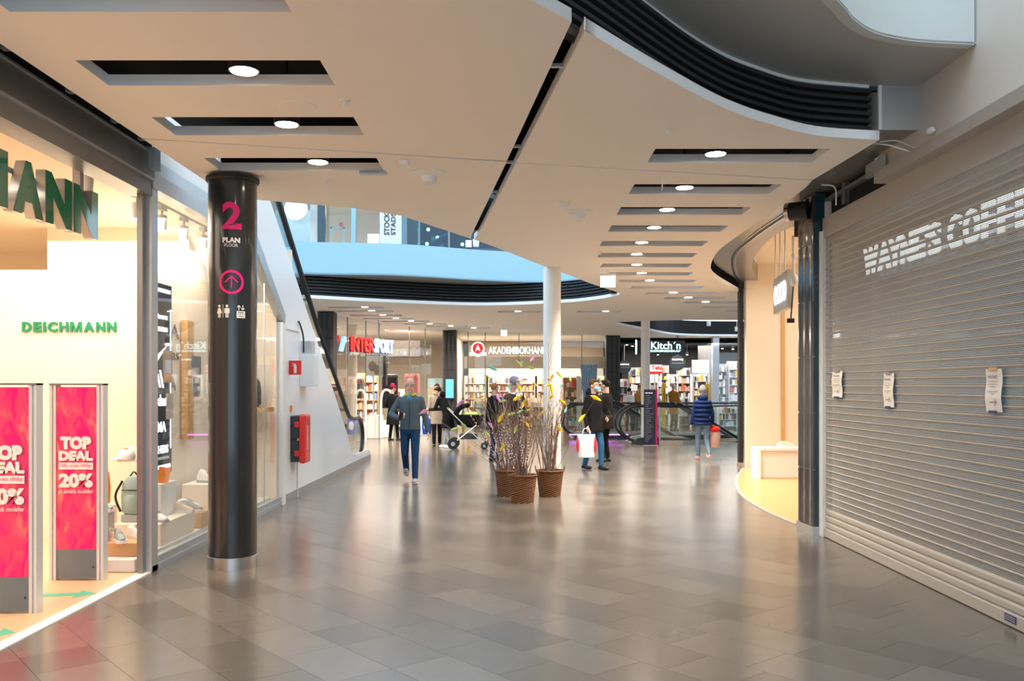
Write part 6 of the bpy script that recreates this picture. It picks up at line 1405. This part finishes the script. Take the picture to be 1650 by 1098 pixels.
# 4 black coat with stroller
x, y = atp(722, 722); person('person in black coat bending over a stroller, pale trousers', x, y, -2.0, 1.66, dict(lean=.45, fl=(.09, .10, .07), fr=(-.09, -.15, .07), hl=(.14, -.55, 1.05), hr=(-.14, -.55, 1.05), pitch=.3), 'coatblack', 'greytrouser', 'hairdark', shoes='white', coat=.55, vox=.014, female=True, hood=True)
x, y = (756 - CX) * 23.3 / F, 23.3; t = thing('stroller', 'dark baby stroller with lime blanket pushed beside black coat', 'stroller', (x, y, 0))
bm = NB(); lathe(bm, [(.10, .55), (.24, .62), (.28, .75), (.30, .88)], (x, y, 0), 20, 1.25, .8); mk('seat', bm, 'coatblack', t, smooth=True)
bm = NB()
for k in range(6):
    a = k * PI / 10; tube(bm, [(x - .05 - .3 * math.cos(a), y - .2, .82 + .3 * math.sin(a)), (x - .05 - .3 * math.cos(a), y + .2, .82 + .3 * math.sin(a))], .07, 8)
rem(mk('hood', bm, 'coatblack', t), .02)
bm = NB(); ell(bm, (x + .06, y - .05, .90), .26, .2, .06); mk('blanket', bm, 'fgreen', t, smooth=True)
for q in (-1, 1):
    bm = NB(); tube(bm, [(x - .55, y + q * .2, 1.05), (x - .3, y + q * .22, .8), (x + .4, y + q * .25, .12)], .014, 6); tube(bm, [(x + .2, y + q * .22, .62), (x - .4, y + q * .25, .14)], .014, 6); mk('frame_tube', bm, 'alu', t)
    for xx, rr_ in ((x + .4, .09), (x - .4, .14)):
        bm = NB(); tube(bm, [(xx, y + q * .26, rr_), (xx, y + q * .30, rr_)], rr_, 20); wh = mk('wheel', bm, 'rubber', t); bm = NB(); tube(bm, [(xx, y + q * .255, rr_), (xx, y + q * .305, rr_)], rr_ * .4, 12); mk('hub', bm, 'alu', wh)
bm = NB(); tube(bm, [(x - .55, y - .2, 1.05), (x - .57, y, 1.06), (x - .55, y + .2, 1.05)], .018, 8); mk('push_handle', bm, 'rubber', t)
bm = NB(); box(bm, x - .25, y - .17, .25, x + .22, y + .17, .40); mk('storage_basket', bm, 'darkplastic', t, bevel=.04)
# 5 man in flat cap
x, y = (828 - CX) * 16.2 / F, 16.2; person('grey haired man in flat cap, dark blazer and pale shirt behind twigs', x, y, .75, 1.78, dict(fl=(.09, -.05, .07), fr=(-.09, .05, .07), hl=(.10, -.30, 1.08), hr=(-.08, -.28, 1.05), pitch=.5, yaw=.2), 'coatblack', 'jeans', 'hairgrey', shoes='black', vox=.013, hat=('capgrey', 'cap'), collar='bagwhite', hem=.80)
# 6 brown-haired person
x, y = (797 - CX) * 19.5 / F, 19.5; person('person with ginger brown hair in dark coat left of the flat cap man', x, y, 2.4, 1.68, dict(), 'coatblack', 'jeans', 'hairginger', coat=.7, vox=.015, female=True, style='short')
# 7 masked man
x, y = (957 - CX) * 17.5 / F, 17.5; P = person('masked man in black jacket and jeans carrying a white plastic bag', x, y, .75, 1.75, dict(fl=(.08, -.12, .075), fr=(-.09, .16, .08), hr=(-.25, -.05, .86), hl=(.2, -.12, 1.0), yaw=.1), 'coatblack', 'jeans2', 'hairbrown', shoes='black', vox=.012, glasses=True, mask=True, hood=True, hem=.76, coat=.74)
Mw = rootM(P['t']); hw = Mw @ P['hr']; t = bag('large white plastic carrier bag with red sides held by the masked man', hw.x - .02, hw.y - .04, hw.z - .16, .36, .44, .16, 'bagwhite', 'bagwhite')
for q in (-1, 1):
    bm = NB(); ell(bm, (hw.x - .02 + q * .165, hw.y - .06, hw.z - .36), .03, .07, .15); mk('red_print', bm, 'red', t, smooth=True)
hb = Mw @ Vector((.24, .04, .92)); t = thing('shoulder_bag', 'black leather shoulder bag on the masked man', 'bag', hb); bm = NB(); obox(bm, hb + Vector((.06, 0, 0)), (1, .2, 0), (0, 0, 1), .17, .13, .14); mk('bag_body', bm, 'leather', t, bevel=.04)
bm = NB(); tube(bm, smoothpts([hb + Vector((-.08, 0, .12)), hb + Vector((-.12, -.1, .35)), Mw @ Vector((-.02, -.0, 1.50)), hb + Vector((.12, .08, .3)), hb + Vector((.2, 0, .12))], 5), .01, 5); mk('strap', bm, 'leather', t)
bm = NB(); obox(bm, hb + Vector((.06, -.075, .02)), (1, .2, 0), (0, 0, 1), .15, .008, .01); mk('zip', bm, 'alu', t)
# 8 dark haired behind
x, y = (976 - CX) * 19.3 / F, 19.3; person('dark haired person in black behind the masked man', x, y, -2.2, 1.75, dict(), 'coatblack', 'coatblack', 'hairdark', vox=.016, style='short', coat=.7)
# 9 puffer woman
x, y = atp(1132, 741); P = person('woman in navy puffer jacket and grey hat walking away', x, y, PI, 1.60, dict(fl=(.09, -.10, .075), fr=(-.11, .25, .14), tiltr=-.4, hl=(.28, .0, .82), hr=(-.26, -.04, .86)), 'navypuff', 'jeanslight', 'hairgrey', shoes='shoepink', vox=.012, female=True, hat=('capgrey', 'beanie'), style='short', hem=.84, hood=True, scarf='navypuff')
L = P['L']
for z, w in ((.87, .205), (.97, .205), (1.08, .205), (1.19, .212), (1.30, .212), (1.39, .19)):
    bm = NB(); tube(bm, [L(w * .96 * math.cos(a * PI / 12), w * .74 * math.sin(a * PI / 12), z) for a in range(25)], .036, 8); mk('quilt_band', bm, 'navypuff', P['tp'], w=0, smooth=True)
Mw = rootM(P['t']); hw = Mw @ P['hr']; bag('pinkish brown tote bag hanging from puffer jacket woman', hw.x + .05, hw.y, hw.z - .16, .24, .36, .12, 'bagpink', 'bagpink')
bm = NB(); ell(bm, (hw.x + .03, hw.y - .02, hw.z - .11), .13, .07, .07); tag(mk('red_scarf', bm, 'red', smooth=True), 'bright red cloth on top of the tote bag', 'scarf')
# 10-12 customers in kitchen shop
x, y = (1085 - CX) * 32.5 / F, 32.5; person('bald customer in ochre coat in front of the kitchen shop', x, y, 2.3, 1.72, dict(hl=(.15, -.3, 1.0), hr=(-.15, -.3, 1.0)), 'ochre', 'coatblack', 'hairgrey', vox=.017, style='bald', hem=.6, coat=.62, mask=True)
x, y = (1023 - CX) * 33.4 / F, 33.4; person('customer in brown jacket leaning near the directory board', x, y, .9, 1.68, dict(lean=.3, hl=(.1, -.4, .95), hr=(-.1, -.4, .95), pitch=.3), 'ochre', 'jeans', 'hairginger', vox=.018, style='short')
x, y = (1014 - CX) * 32.0 / F, 32.0; person('person in white shirt at the kitchen shop left entrance', x, y, 2.8, 1.55, dict(hl=(.1, -.3, .95), hr=(-.1, -.3, .95)), 'bagwhite', 'coatblack', 'hairdark', vox=.018, female=True)
# upstairs
p = fd(636, 384, 27.5); person('person in blue jacket on the upper floor by the banner', p.x, 27.5, .6, 1.68, dict(), 'jeans2', 'jeans', 'hairgrey', vox=.02).get('t').location.z = 4.34
